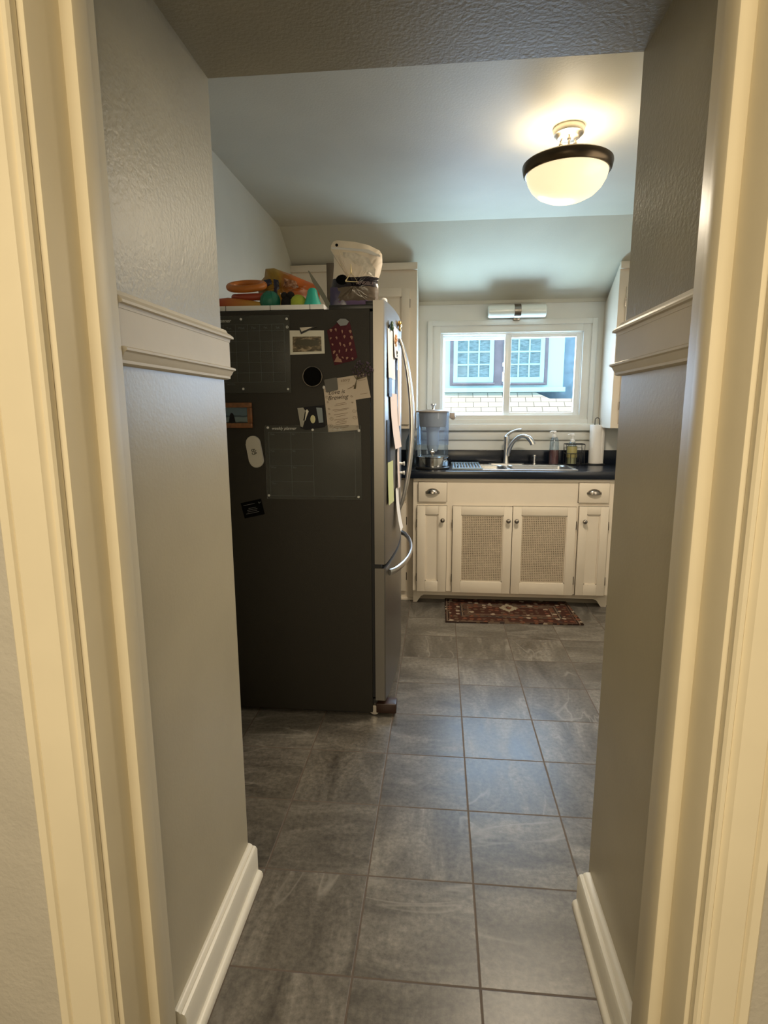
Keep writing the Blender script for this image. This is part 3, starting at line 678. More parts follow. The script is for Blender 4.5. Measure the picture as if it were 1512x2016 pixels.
# countertop with backsplash, cut out for the sink
SX0, SX1, SY0, SY1 = 0.085, 0.925, 3.945, 4.375
HX0, HX1, HY0, HY1 = 0.105, 0.905, 3.965, 4.268
ct = thing('countertop', 'black kitchen countertop with short backsplash under the window', 'countertop', (0.3, 4.1, 0.888))
b = MB()
Z0, Z1, YF = 0.889, 0.938, 3.832
b.box(KX0+0.002, KX1-0.002, YF, HY0, Z0, Z1, 0.003); b.box(KX0+0.002, KX1-0.002, HY1, YB-0.002, Z0, Z1)
b.box(KX0+0.002, HX0, HY0-0.004, HY1, Z0+0.001, Z1-0.00005); b.box(HX1, KX1-0.002, HY0-0.004, HY1, Z0+0.001, Z1-0.00005)
b.build('slab', 'counter', ct)
b = MB(); b.box(KX0+0.002, KX1-0.002, YB-0.022, YB-0.002, Z1, 1.040, 0.003); b.build('backsplash', 'counter', ct)

# sink
sk = thing('kitchen_sink', 'stainless steel double bowl sink set in the black countertop', 'sink', (0.5, 4.15, Z1))
b = MB()
ZR = Z1+0.004
bowls = [(0.108, 0.462, 3.968, 4.265), (0.486, 0.902, 3.968, 4.265)]
def rr(x0, x1, y0, y1, r, n=5):
    P = []
    for cx, cy, a0 in ((x1-r, y1-r, 0), (x0+r, y1-r, PI/2), (x0+r, y0+r, PI), (x1-r, y0+r, 1.5*PI)):
        for k in range(n+1): a = a0+PI/2*k/n; P.append((cx+r*math.cos(a), cy+r*math.sin(a)))
    return P
# rim as frame pieces
b.box(SX0, SX1, SY0, bowls[0][2], Z1-0.001, ZR, 0.0015); b.box(SX0, SX1, bowls[0][3], SY1, Z1-0.001, ZR, 0.0015)
b.box(SX0, bowls[0][0], bowls[0][2], bowls[0][3], Z1-0.001, ZR, 0.0010); b.box(bowls[1][1], SX1, bowls[0][2], bowls[0][3], Z1-0.001, ZR, 0.0010)
b.box(bowls[0][1], bowls[1][0], bowls[0][2], bowls[0][3], Z1-0.002, ZR-0.001, 0.0010)
b.build('rim', 'steel', sk)
for i, (x0, x1, y0, y1) in enumerate(bowls):
    b = MB(); rings = []
    for (ins, z, r) in ((-0.002, ZR-0.001, 0.05), (0.004, ZR-0.008, 0.05), (0.008, ZR-0.13, 0.05), (0.03, ZR-0.165, 0.06), (0.10, ZR-0.170, 0.04)):
        rings.append([b.bm.verts.new((x, y, z)) for x, y in rr(x0+ins, x1-ins, y0+ins, y1-ins, r)])
    n = len(rings[0])
    for A, B in zip(rings, rings[1:]):
        for k in range(n): b.bm.faces.new((A[k], A[(k+1) % n], B[(k+1) % n], B[k]))
    b.bm.faces.new(rings[-1])
    # corner fillers so that the rounded bowl meets the square rim
    flat = [b.bm.verts.new((x, y, ZR-0.0012)) for x, y in rr(x0-0.003, x1+0.003, y0-0.003, y1+0.003, 0.001)]
    for k in range(n): b.bm.faces.new((flat[k], flat[(k+1) % n], rings[0][(k+1) % n], rings[0][k]))
    bo = b.build('bowl', 'steel', sk)
    b = MB(); b.lathe([(0, 0.001), (0.03, 0.001), (0.042, 0.004), (0.045, 0.002)], ((x0+x1)/2, (y0+y1)/2, ZR-0.170), 'Z', 24); b.build('drain', 'chrome', bo)

# faucet
fa = thing('kitchen_faucet', 'chrome single lever kitchen faucet behind the sink', 'faucet', (0.497, 4.325, ZR))
b = MB(); b.prism(rr(0.36, 0.62, 4.298, 4.352, 0.025), 'Z', ZR, ZR+0.007); b.build('base_plate', 'steel', fa)
b = MB(); b.lathe([(0.024, 0.006), (0.022, 0.02), (0.0195, 0.05), (0.0185, 0.12), (0.019, 0.16), (0.0205, 0.19), (0.020, 0.205), (0.012, 0.212), (0, 0.213)], (0.489, 4.325, ZR), 'Z', 28); b.build('body', 'steel', fa)
def bez(P, n=16):
    out = []
    for i in range(n+1):
        t = i/n; q = [Vector(p) for p in P]
        while len(q) > 1: q = [q[k].lerp(q[k+1], t) for k in range(len(q)-1)]
        out.append(q[0])
    return out
b = MB(); sp = bez([(0.500, 4.320, 1.005), (0.505, 4.31, 1.09), (0.555, 4.285, 1.185), (0.64, 4.26, 1.175), (0.668, 4.25, 1.092)], 22)
b.tube(sp, [0.018-0.0035*min(1, i/8)+(0.004 if i > 17 else 0) for i in range(len(sp))], 18); b.build('spout', 'steel', fa)
b = MB(); lv = bez([(0.487, 4.325, 1.148), (0.50, 4.322, 1.165), (0.53, 4.315, 1.195), (0.59, 4.30, 1.200)], 14)
b.tube(lv, [(0.012-0.0006*i*0.8, 0.014-0.0004*i) for i in range(len(lv))], 14); b.build('lever', 'steel', fa)
sd = MB(); sd.lathe([(0.016, 0), (0.0155, 0.006), (0.011, 0.008), (0.0115, 0.05), (0.014, 0.054), (0.0155, 0.060), (0.0145, 0.067), (0, 0.068)], (0.699, 4.350, ZR), 'Z', 20)
tag(sd.build('side_sprayer', 'steel', origin=(0.699, 4.35, ZR)), 'short chrome sprayer post on the sink rim right of the faucet', 'sprayer')

# roll-up rack over the left bowl
rk = thing('drying_rack', 'blue gray roll-up drying rack lying across the left of the sink', 'rack', (0.18, 4.16, ZR))
M['rack'] = mat('blue_gray_silicone', (0.30, 0.42, 0.55), 0.35)
zr = ZR+0.004
for k in range(10):
    x = 0.094+k*0.0205
    b = MB(); b.tube([(x, 3.925, zr+0.002), (x+0.006, 4.385, zr+0.002)], 0.0052, 8); b.build('rod', 'rack', rk)
for y in (3.928, 4.372):
    b = MB(); b.box(0.086, 0.292, y, y+0.013, zr-0.0035, zr+0.0060, 0.002); b.build('end_strip', 'rack', rk)

# water dispenser
wd = thing('water_dispenser', 'clear countertop water filter dispenser with chrome base left of the sink', 'water dispenser', (-0.05, 4.02, Z1))
C = (-0.05, 4.02, Z1)
b = MB(); b.lathe([(0, 0), (0.114, 0), (0.118, 0.004), (0.118, 0.012), (0.108, 0.018)], C, 'Z', 48); b.build('foot', 'black', wd)
b = MB(); b.lathe([(0.108, 0.015), (0.109, 0.02), (0.109, 0.078), (0.112, 0.082), (0.112, 0.086), (0.104, 0.088)], C, 'Z', 48); b.build('stand', 'chrome', wd)
b = MB(); b.lathe([(0.0, 0.088), (0.104, 0.088), (0.107, 0.095), (0.107, 0.165)], C, 'Z', 48); b.build('lower_tank', 'clear', wd)
b = MB(); b.lathe([(0.107, 0.165), (0.109, 0.168), (0.110, 0.385), (0.1125, 0.388)], C, 'Z', 48); b.build('upper_tank', 'frosted', wd)
M['filter_gray'] = mat('gray_hopper_plastic', (0.34, 0.30, 0.27), 0.35)
b = MB(); b.lathe([(0.099, 0.388), (0.096, 0.365), (0.0915, 0.292), (0.088, 0.288), (0.05, 0.286)], C, 'Z', 40); b.build('hopper', 'filter_gray', wd)
M['filter_white'] = mat('white_filter', (0.62, 0.66, 0.74), 0.4)
b = MB(); b.lathe([(0.050, 0.287), (0.047, 0.270), (0.042, 0.262), (0.040, 0.15), (0.030, 0.12), (0, 0.118)], C, 'Z', 32); b.build('filter', 'filter_white', wd)
b = MB(); b.lathe([(0.114, 0.386), (0.1165, 0.390), (0.116, 0.396), (0.10, 0.401), (0.05, 0.404), (0, 0.405)], C, 'Z', 48); ld = b.build('lid', 'filter_gray', wd)
b = MB(); b.lathe([(0.010, 0.403), (0.009, 0.42), (0.012, 0.430), (0.019, 0.438), (0.019, 0.443), (0, 0.446)], C, 'Z', 24); b.build('lid_knob', 'chrome', ld)
b = MB(); b.lathe([(0.016, 0), (0.016, -0.008), (0.011, -0.012), (0.011, -0.030), (0, -0.031)], (-0.050, 4.02-0.105, Z1+0.119), 'Y', 20)
b.tube([(-0.050, 3.895, Z1+0.12), (-0.050, 3.887, Z1+0.095)], 0.007, 10); b.box(-0.054, -0.046, 3.886, 3.896, Z1+0.125, Z1+0.146, 0.002); b.build('spigot', 'chrome', wd)
b = MB(); b.box(0.063, 0.100, 4.005, 4.035, Z1+0.345, Z1+0.385, 0.005); b.lathe([(0.0, -0.006), (0.016, -0.006), (0.018, 0), (0.016, 0.006), (0, 0.006)], (0.086, 4.02, Z1+0.352), 'Y', 24); b.build('side_latch', 'filter_gray', wd)

# bottles by the dispenser
jb = thing('glass_bottle', 'dark tinted glass bottle with stopper between refrigerator handle and water dispenser', 'bottle', (-0.208, 4.20, Z1))
b = MB(); b.lathe([(0, 0.001), (0.036, 0.001), (0.040, 0.006), (0.040, 0.16), (0.036, 0.19), (0.017, 0.235), (0.013, 0.255), (0.013, 0.285)], (-0.208, 4.2, Z1), 'Z', 32); b.build('body', 'jar_glass', jb)
b = MB(); b.lathe([(0.014, 0.275), (0.016, 0.28), (0.016, 0.297), (0, 0.299)], (-0.208, 4.2, Z1), 'Z', 24); b.build('stopper', 'black', jb)

# soap bottles
def pump_bottle(name, label, x, y, r, h, body_m, liq_m, liq_h, ztop, dirx=-1):
    t = thing(name, label, 'bottle', (x, y, ZR if y < 4.375 else Z1))
    z = ZR if y < 4.375 else Z1
    b = MB(); b.lathe([(0, 0.001), (r, 0.001), (r*1.03, 0.008), (r*0.96, h*0.5), (r*0.90, h*0.8), (r*0.70, h*0.95), (0.014, h)], (x, y, z), 'Z', 28); b.build('body', body_m, t)
    b = MB(); b.lathe([(0, 0.002), (r*0.97, 0.003), (r*0.98, 0.010), (r*0.93, liq_h), (0, liq_h)], (x, y, z), 'Z', 28); b.build('liquid', liq_m, t)
    b = MB(); b.lathe([(0.016, h-0.004), (0.016, h+0.014), (0.006, h+0.018), (0.006, ztop-z-0.016)], (x, y, z), 'Z', 20)
    b.box(x-0.011, x+0.011, y-0.008, y+0.008, ztop-0.018, ztop, 0.003)
    b.tube([(x, y, ztop-0.006), (x+dirx*0.022, y, ztop-0.005), (x+dirx*0.034, y, ztop-0.012)], 0.0045, 10); b.build('pump', 'white_plastic', t)
    b = MB(); b.tube([(x, y, z+0.01), (x, y, z+h)], 0.002, 6); b.build('dip_tube', 'white_plastic', t)
    return t
M['red_soap'] = mat('dark_red_soap', (0.12, 0.022, 0.02), 0.2, alpha=1)
M['yellow_soap'] = mat('yellow_soap_label', (0.34, 0.30, 0.12), 0.4)
pump_bottle('soap_bottle', 'tall clear pump bottle of dark red soap behind the sink', 0.837, 4.345, 0.036, 0.200, 'clear', 'red_soap', 0.105, 1.186)
t = pump_bottle('soap_bottle', 'short pump bottle with yellow label standing in the black wire caddy', 0.966, 4.345, 0.034, 0.165, 'clear', 'yellow_soap', 0.095, 1.166)
b = MB(); b.lathe([(0.0365, 0.055), (0.0368, 0.056), (0.0365, 0.135), (0.036, 0.136)], (0.966, 4.345, Z1), 'Z', 28); b.build('label_band', 'yellow_soap', t)
cd = thing('wire_caddy', 'black wire caddy holding a soap bottle beside the paper towels', 'caddy', (0.985, 4.345, Z1))
def loop(x0, x1, y0, y1, z): 
    P = rr(x0, x1, y0, y1, 0.012, 3); return [(x, y, z) for x, y in P] + [(P[0][0], P[0][1], z)]
for z, nm in ((Z1+0.152, 'top_rail'), (Z1+0.085, 'middle_rail'), (ZR+0.005, 'base_rail')):
    b = MB(); b.tube(loop(0.918, 1.048, 4.303, 4.398, z), 0.0035 if nm == 'top_rail' else 0.0022, 8, caps=False); b.build(nm, 'black', cd)
for x in (0.918, 0.95, 0.983, 1.016, 1.048):
    b = MB(); b.tube([(x, 4.303, ZR+0.005), (x, 4.303, Z1+0.152 if x in (0.918, 1.048) else Z1+0.085)], 0.002, 6); b.build('wire', 'black', cd)
for x in (0.918, 1.048):
    b = MB(); b.tube([(x, 4.398, ZR+0.005), (x, 4.398, Z1+0.152)], 0.002, 6); b.build('wire', 'black', cd)
# paper towel
TP = (1.142, 4.375)
ph = thing('paper_towel_holder', 'black wire paper towel holder with looped top by the right upper cabinet', 'paper towel holder', (*TP, Z1))
b = MB(); b.lathe([(0, 0), (0.070, 0), (0.072, 0.004), (0.068, 0.008), (0, 0.008)], (*TP, Z1), 'Z', 36); b.build('base', 'black', ph)
b = MB(); P = [(TP[0]-0.016, TP[1], Z1+0.008), (TP[0]-0.016, TP[1], Z1+0.32)] + [(TP[0]-0.016*math.cos(a), TP[1], Z1+0.325+0.016*math.sin(a)) for a in [PI*k/10 for k in range(11)]] + [(TP[0]+0.016, TP[1], Z1+0.008)]
b.tube(P, 0.0028, 8); b.build('rod', 'black', ph)
M['towel'] = mat('white_paper_towel', (0.83, 0.80, 0.76), 0.95, bump=0.7, bscale=130)
b = MB(); b.lathe([(0.021, 0.0), (0.047, 0.0), (0.048, 0.003), (0.048, 0.277), (0.047, 0.280), (0.021, 0.280), (0.021, 0.0)], (*TP, Z1+0.010), 'Z', 48)
b.box(TP[0]+0.030, TP[0]+0.0495, TP[1]-0.040, TP[1]-0.030, Z1+0.011, Z1+0.289, 0.002, rot=(0, 0, 0.6))
tag(b.build('paper_towel_roll', 'towel', origin=(*TP, Z1+0.01)), 'white paper towel roll standing on its wire holder', 'paper towel roll')

# ================================================================== LIGHTS (fixtures)
wl = thing('wall_light', 'unlit frosted glass bar light with dark nickel band above the window', 'wall light', (0.537, 4.40, 2.05))
b = MB(); b.lathe([(0, -0.205), (0.036, -0.205), (0.043, -0.200), (0.045, -0.190), (0.045, 0.190), (0.043, 0.200), (0.036, 0.205), (0, 0.205)], (0.537, 4.375, 2.036), 'X', 32)
b.build('glass_shade', 'opal', wl)
b = MB(); b.lathe([(0.046, -0.024), (0.049, -0.022), (0.049, 0.022), (0.046, 0.024)], (0.540, 4.375, 2.036), 'X', 32)
b.box(0.516, 0.564, 4.40, YB, 1.975, 2.083, 0.004); b.build('band', 'nickel', wl)

cl = thing('ceiling_light', 'lit semi-flush ceiling light with white glass bowl and dark metal band', 'ceiling light', (0.512, 2.665, 2.50))
LC = (0.512, 2.665, 0)
b = MB(); b.lathe([(0, ZC), (0.062, ZC), (0.064, ZC-0.008), (0.060, ZC-0.026), (0.052, ZC-0.030), (0.047, ZC-0.038), (0.040, ZC-0.042), (0, ZC-0.043)], LC, 'Z', 40); b.build('canopy', 'satin', cl)
for a in (0.4, 2.5, 4.6):
    x, y = LC[0]+0.033*math.cos(a), LC[1]+0.033*math.sin(a)
    b = MB(); b.tube([(x, y, ZC-0.038), (x, y, 2.340)], 0.0042, 8); b.sphere((x, y, ZC-0.055), 0.008, seg=10); b.build('rod', 'satin', cl)
b = MB(); b.lathe([(0.150, 2.352), (0.174, 2.350), (0.1815, 2.344), (0.1825, 2.338), (0.177, 2.312), (0.170, 2.305), (0.166, 2.305), (0.158, 2.318), (0.150, 2.345), (0.150, 2.352)], LC, 'Z', 64); b.build('band', 'bronze', cl)
b = MB(); b.tube([(LC[0]+0.168*math.cos(a), LC[1]+0.168*math.sin(a), 2.342) for a in (0.4, 3.54)], 0.004, 8); b.tube([(LC[0]+0.168*math.cos(a), LC[1]+0.168*math.sin(a), 2.340) for a in (2.5, 5.64)], 0.004, 8); b.build('spider_bar', 'satin', cl)
M['bowl'] = mat('lit_white_glass', (0.90, 0.84, 0.68), 0.25, emit=(1.0, 0.80, 0.48), estr=0.95)
b = MB(); b.lathe([(0.166, 2.312), (0.1645, 2.300), (0.158, 2.278), (0.143, 2.252), (0.118, 2.228), (0.082, 2.210), (0.040, 2.201), (0, 2.199)], LC, 'Z', 64); bowl = b.build('glass_bowl', 'bowl', cl)
lp = light('ceiling_bulb', 'POINT', (LC[0], LC[1], 2.322), 5, (1.0, 0.85, 0.64), 0.05)
lp2 = light('ceiling_lamp_light', 'AREA', (LC[0], LC[1], 2.184), 27, (1.0, 0.85, 0.64), (0.22, 0.22), target=(LC[0], LC[1], 0))

# ================================================================== RUG
rx0, rx1, ry0, ry1 = 0.050, 0.905, 3.515, 3.975
M['rug'] = rug_material((rx1-rx0)/2, (ry1-ry0)/2)
b = MB(); b.prism([(rx0, ry0), (rx1+0.012, ry0+0.025), (rx1-0.008, ry1+0.004), (rx0, ry1)], 'Z', 0.0005, 0.009)
tag(b.build('rug', 'rug', origin=((rx0+rx1)/2, (ry0+ry1)/2, 0), smooth=0), 'dark red patterned oriental mat on the floor below the sink', 'rug')

# ================================================================== REFRIGERATOR
FY = 2.338; FZ = 1.733
fr = thing('refrigerator', 'stainless steel refrigerator with graphite side covered in notes', 'refrigerator', (-0.62, 2.79, 0))
b = MB(); b.box(-1.015, -0.281, FY, 3.245, 0.018, FZ, 0.004); b.build('case', 'fridge_side', fr)
b = MB(); b.box(-0.282, -0.268, FY+0.008, 3.237, 0.09, FZ-0.01); b.build('gasket', 'rubber', fr)
b = MB(); b.box(-0.445, -0.262, FY+0.012, FY+0.10, FZ, FZ+0.018, 0.003); b.box(-0.300, -0.232, FY+0.02, FY+0.075, FZ+0.012, FZ+0.032, 0.003); b.build('hinge_cover', 'black', fr)
def bulge(y, ym=2.79, amp=0.027, hw=0.45): return amp*(1-((y-ym)/hw)**2)
def door_slab(name, y0, y1, z0, z1):
    b = MB(); n = 14; pts = [(-0.268, y0)]
    for k in range(n+1):
        y = y0+(y1-y0)*k/n; x = -0.222+bulge(y)
        if k == 0: pts.append((x-0.006, y)); x = x-0.001; y += 0.004
        if k == n: pts.append((x-0.001, y-0.004)); x -= 0.006
        pts.append((x, y))
    pts.append((-0.268, y1))
    b.prism(pts, 'Z', z0, z1)
    return b.build(name, 'fridge_steel', fr, smooth=30)
d1 = door_slab('door', FY, 2.787, 0.698, 1.764)
d2 = door_slab('door', 2.793, 3.245, 0.698, 1.764)
d3 = door_slab('freezer_drawer', FY, 3.245, 0.078, 0.680)
b = MB(); b.box(-0.272, -0.24, FY+0.004, 3.24, 0.680, 0.698); b.build('door_gap', 'rubber', fr)
def v_handle(y, par):
    b = MB(); n = 28; P = []
    for k in range(n+1):
        t = k/n; z = 0.865+(1.665-0.865)*t; s = math.sin(PI*t)**0.75
        P.append((-0.192+0.058*s, y, z))
    b.tube(P, [(0.008+0.003*math.sin(PI*i/n), 0.010) for i in range(n+1)], 14); b.build('handle', 'steel', par)
v_handle(2.748, d1); v_handle(2.832, d2)
b = MB(); n = 32; P = []
for k in range(n+1):
    t = k/n; y = FY+0.045+(0.82)*t; s = math.sin(PI*t)**0.6
    P.append((-0.214+bulge(y)*0.9+0.052*s, y, 0.652-0.004*s))
b.tube(P, [(0.014, 0.009)]*(n+1), 14); b.build('handle', 'steel', d3)
b = MB(); b.box(-0.60, -0.262, FY+0.02, 3.22, 0.006, 0.075); b.build('kick_grille', 'black', fr)
b = MB(); b.box(-0.268, -0.178, FY+0.008, FY+0.075, 0.012, 0.058, 0.005); b.build('hinge_bracket', 'brown_plastic', fr)
b = MB(); b.lathe([(0, -0.010), (0.022, -0.010), (0.024, 0), (0.022, 0.010), (0, 0.010)], (-0.275, FY+0.02, 0.026), 'Y', 20); b.build('roller', 'satin', fr)
b = MB(); b.lathe([(0, -0.010), (0.022, -0.010), (0.024, 0), (0.022, 0.010), (0, 0.010)], (-0.275, 3.21, 0.026), 'Y', 20); b.build('roller', 'satin', fr)

# ------------------------------------------------------------------ on the side of the refrigerator
def slab_poly(pts, y0, th, name, m, parent=None, origin=None, bev=0):
    b = MB(); b.prism(pts, 'Y', y0-th, y0); return b.build(name, m, parent, origin, smooth=0)
def line_mesh(segs, y, wd=0.0012, th=0.0004):
    b = MB()
    for (xa, za, xb, zb_) in segs:
        d = Vector((xb-xa, 0, zb_-za)); 
        if d.length < 1e-6: continue
        d.normalize(); n_ = Vector((-d.z, 0, d.x))*wd/2
        b.prism([(xa+n_.x, za+n_.z), (xb+n_.x, zb_+n_.z), (xb-n_.x, zb_-n_.z), (xa-n_.x, za-n_.z)], 'Y', y-th, y)
    return b
FS = FY-0.0005
# monthly board (upper left)
pl = thing('planner_board', 'clear acrylic monthly planner at the top left of the refrigerator side', 'planner', (-0.75, FS, 1.56), 'acrylic planners on the refrigerator')
b = MB(); b.box(-0.995, -0.603, FS-0.0035, FS, 1.412, 1.715, 0.001); b.build('sheet', 'acrylic', pl)
segs = [(-0.975, 1.680, -0.625, 1.680), (-0.975, 1.655, -0.625, 1.655)] + [(-0.975, z, -0.625, z) for z in (1.615, 1.574, 1.533, 1.492, 1.455)] + [(x, 1.455, x, 1.680) for x in (-0.975, -0.925, -0.875, -0.825, -0.775, -0.725, -0.675, -0.625)]
line_mesh(segs, FS-0.0036, 0.0010).build('printed_grid', 'print_gray', pl, smooth=0)
text('lettering', 'monthly planner', 0.020, (-0.975, FS-0.0038, 1.690), 'ink_white', pl, shear=0.3)
for x, tt in ((-0.900, 'Mon.'), (-0.850, 'Tue.'), (-0.800, 'Wed.'), (-0.750, 'Thu.'), (-0.700, 'Fri.'), (-0.650, 'Sat.')):
    text('lettering', tt, 0.0125, (x, FS-0.0038, 1.663), 'print_gray', pl, align='CENTER')
text('lettering', 'NOTES:', 0.010, (-0.87, FS-0.0038, 1.443), 'print_gray', pl)
for x, z in ((-0.80, 1.701), (-0.613, 1.699), (-0.803, 1.428), (-0.616, 1.426), (-0.986, 1.701), (-0.986, 1.428)):
    b = MB(); b.lathe([(0, -0.0075), (0.0038, -0.0075), (0.0048, -0.006), (0.0048, -0.0035)], (x, FS, z), 'Y', 16); b.build('magnet', 'ink_white', pl)
b = MB(); b.lathe([(0.0028, -0.0042), (0.0052, -0.0042), (0.0052, -0.0035), (0.0028, -0.0035)], (-0.612, FS, 1.668), 'Y', 16); b.build('printed_icon', 'ink_white', pl)
# weekly board
pl = thing('planner_board', 'clear acrylic weekly planner in the middle of the refrigerator side', 'planner', (-0.52, FS, 1.13), 'acrylic planners on the refrigerator')
b = MB(); b.box(-0.722, -0.319, FS-0.0035, FS, 0.974, 1.280, 0.001); b.build('sheet', 'acrylic', pl)
zs = [1.252, 1.183, 1.115, 1.048, 0.988]
segs = [(-0.705, z, -0.520, z) for z in zs] + [(x, 0.988, x, 1.252) for x in (-0.705, -0.612, -0.520)] + [(-0.520, 1.252, -0.345, 1.252), (-0.345, 1.252, -0.345, 0.988), (-0.520, 0.988, -0.345, 0.988)]
line_mesh(segs, FS-0.0036, 0.0012).build('printed_grid', 'print_gray', pl, smooth=0)
text('lettering', 'weekly planner', 0.017, (-0.692, FS-0.0038, 1.263), 'ink_white', pl, shear=0.3)
text('lettering', 'to do list', 0.015, (-0.452, FS-0.0038, 1.260), 'ink_white', pl, shear=0.3)
for i, tt in enumerate(('Mon.', 'Tue.', 'Wed.', 'Thu.')): text('lettering', tt, 0.0105, (-0.700, FS-0.0038, zs[i]-0.011), 'print_gray', pl)
for i, tt in enumerate(('Fri.', 'Sat.', 'Sun.')): text('lettering', tt, 0.0105, (-0.607, FS-0.0038, zs[i]-0.011), 'print_gray', pl)
for x, z in ((-0.707, 1.271), (-0.713, 0.989), (-0.333, 0.986), (-0.519, 1.262)):
    b = MB(); b.lathe([(0, -0.0075), (0.0038, -0.0075), (0.0050, -0.006), (0.0050, -0.0035)], (x, FS, z), 'Y', 16); b.build('magnet', 'ink_white', pl)

# postcard with clip
def photo_mat(name, cols, scale=30, seed=0.0, stretch=(1, 1, 1)):
    m = bpy.data.materials.new(name); m.use_nodes = True; nt = m.node_tree; b_ = nt.nodes['Principled BSDF']; b_.inputs['Roughness'].default_value = 0.35
    tc = nt.nodes.new('ShaderNodeTexCoord'); mp = nt.nodes.new('ShaderNodeMapping'); mp.inputs['Scale'].default_value = stretch; mp.inputs['Location'].default_value = (seed, seed, seed)
    nt.links.new(tc.outputs['Object'], mp.inputs[0]); n = nt.nodes.new('ShaderNodeTexNoise'); n.inputs['Scale'].default_value = scale; n.inputs['Detail'].default_value = 3
    nt.links.new(mp.outputs[0], n.inputs['Vector']); r = nt.nodes.new('ShaderNodeValToRGB'); nt.links.new(n.outputs[0], r.inputs[0])
    while len(r.color_ramp.elements) < len(cols): r.color_ramp.elements.new(0.5)
    for i, (e, c_) in enumerate(zip(r.color_ramp.elements, cols)): e.position = 0.34+0.32*i/(len(cols)-1); e.color = (*c_, 1)
    nt.links.new(r.outputs[0], b_.inputs['Base Color']); return m
M['sepia'] = photo_mat('sepia_photo', [(0.03, 0.022, 0.010), (0.10, 0.075, 0.035), (0.36, 0.28, 0.18)], 40, 3.0, (1, 1, 2.2))
pc = thing('postcard', 'white bordered sepia photo postcard of rocky landscape on the refrigerator side', 'postcard', (-0.534, FS, 1.608))
slab_poly([(-0.605, 1.561), (-0.463, 1.564), (-0.464, 1.653), (-0.604, 1.655)], FS, 0.0008, 'card', 'photo_white', pc)
slab_poly([(-0.593, 1.571), (-0.475, 1.573), (-0.476, 1.630), (-0.592, 1.631)], FS-0.0009, 0.0003, 'picture', 'sepia', pc)
slab_poly([(-0.585, 1.606), (-0.560, 1.596), (-0.515, 1.592), (-0.488, 1.598), (-0.484, 1.612), (-0.510, 1.618), (-0.545, 1.620), (-0.576, 1.616)], FS-0.0012, 0.0002, 'picture_rocks', mat('dark_olive_print', (0.045, 0.038, 0.016), 0.4), pc)
mc = thing('magnet_clip', 'small silver wedge magnet clip holding the sepia postcard', 'clip', (-0.53, FS, 1.655))
slab_poly([(-0.566, 1.665), (-0.493, 1.667), (-0.556, 1.640)], FS-0.0015, 0.007, 'clip_body', 'black', mc)
slab_poly([(-0.560, 1.664), (-0.508, 1.6655), (-0.5525, 1.648)], FS-0.0087, 0.0015, 'clip_plate', 'satin', mc)

# red patterned pot holder
M['burgundy'] = mat('burgundy_cloth', (0.06, 0.004, 0.011), 0.85, bump=0.4, bscale=300)
po = thing('pot_holder', 'dark red cloth with cream figures hanging from a clip magnet on the refrigerator side', 'cloth', (-0.39, FS, 1.60))
pts = [(-0.452, 1.652), (-0.430, 1.664), (-0.408, 1.682), (-0.395, 1.697), (-0.362, 1.688), (-0.356, 1.666), (-0.345, 1.615), (-0.331, 1.548), (-0.345, 1.535), (-0.385, 1.527), (-0.424, 1.517), (-0.432, 1.55), (-0.441, 1.60)]
b = MB(); b.pillow(pts, FS-0.003, 0.006, rings=4, wob=0.0015, seed=4, flatback=0.3); b.build('cloth', 'burgundy', po)
rnd = random.Random(11)
M['figure_cream'] = mat('cream_print', (0.30, 0.17, 0.12), 0.8)
fig = MB(); 
for i in range(5):
    for j in range(4):
        z = 1.652-0.026*i+rnd.uniform(-.007, .007); x = -0.435+0.024*j+0.0045*i+rnd.uniform(-.006, .006)
        wv, hv = rnd.uniform(0.0025, 0.005), rnd.uniform(0.004, 0.008)
        a = rnd.uniform(-0.6, 0.6)
        P = [(x+math.cos(t+a)*wv*(1+0.4*math.sin(3*t)), z+math.sin(t)*hv) for t in [2*PI*k/9 for k in range(9)]]
        yy = FS-0.0105
        fig.prism(P, 'Y', yy, yy+0.0035)
fig.prism([(-0.424, 1.531), (-0.392, 1.528), (-0.396, 1.541), (-0.404, 1.544), (-0.408, 1.553), (-0.414, 1.553), (-0.418, 1.541)], 'Y', FS-0.0105, FS-0.006)
fig.build('printed_figures', 'figure_cream', po, smooth=0)
slab_poly([(-0.411, 1.684), (-0.397, 1.668), (-0.372, 1.670), (-0.362, 1.684), (-0.376, 1.694), (-0.396, 1.695)], FS-0.006, 0.004, 'clip', mat('gray_clip', (0.16, 0.17, 0.18), 0.4), po)

# round magnet
rm = thing('round_magnet', 'black round magnet with thin silver rim on the refrigerator side', 'magnet', (-0.512, FS, 1.474))
b = MB(); b.lathe([(0, -0.016), (0.037, -0.016), (0.0385, -0.014)], (-0.512, FS, 1.474), 'Y', 48); b.lathe([(0, 0), (0.0385, 0), (0.0385, -0.014)], (-0.512, FS, 1.474), 'Y', 48); b.build('disc', 'ink_black', rm)
b = MB(); b.lathe([(0.0385, 0), (0.0405, 0), (0.0405, -0.016), (0.0375, -0.0172), (0.0370, -0.016)], (-0.512, FS, 1.474), 'Y', 48); b.build('rim', 'nickel', rm)

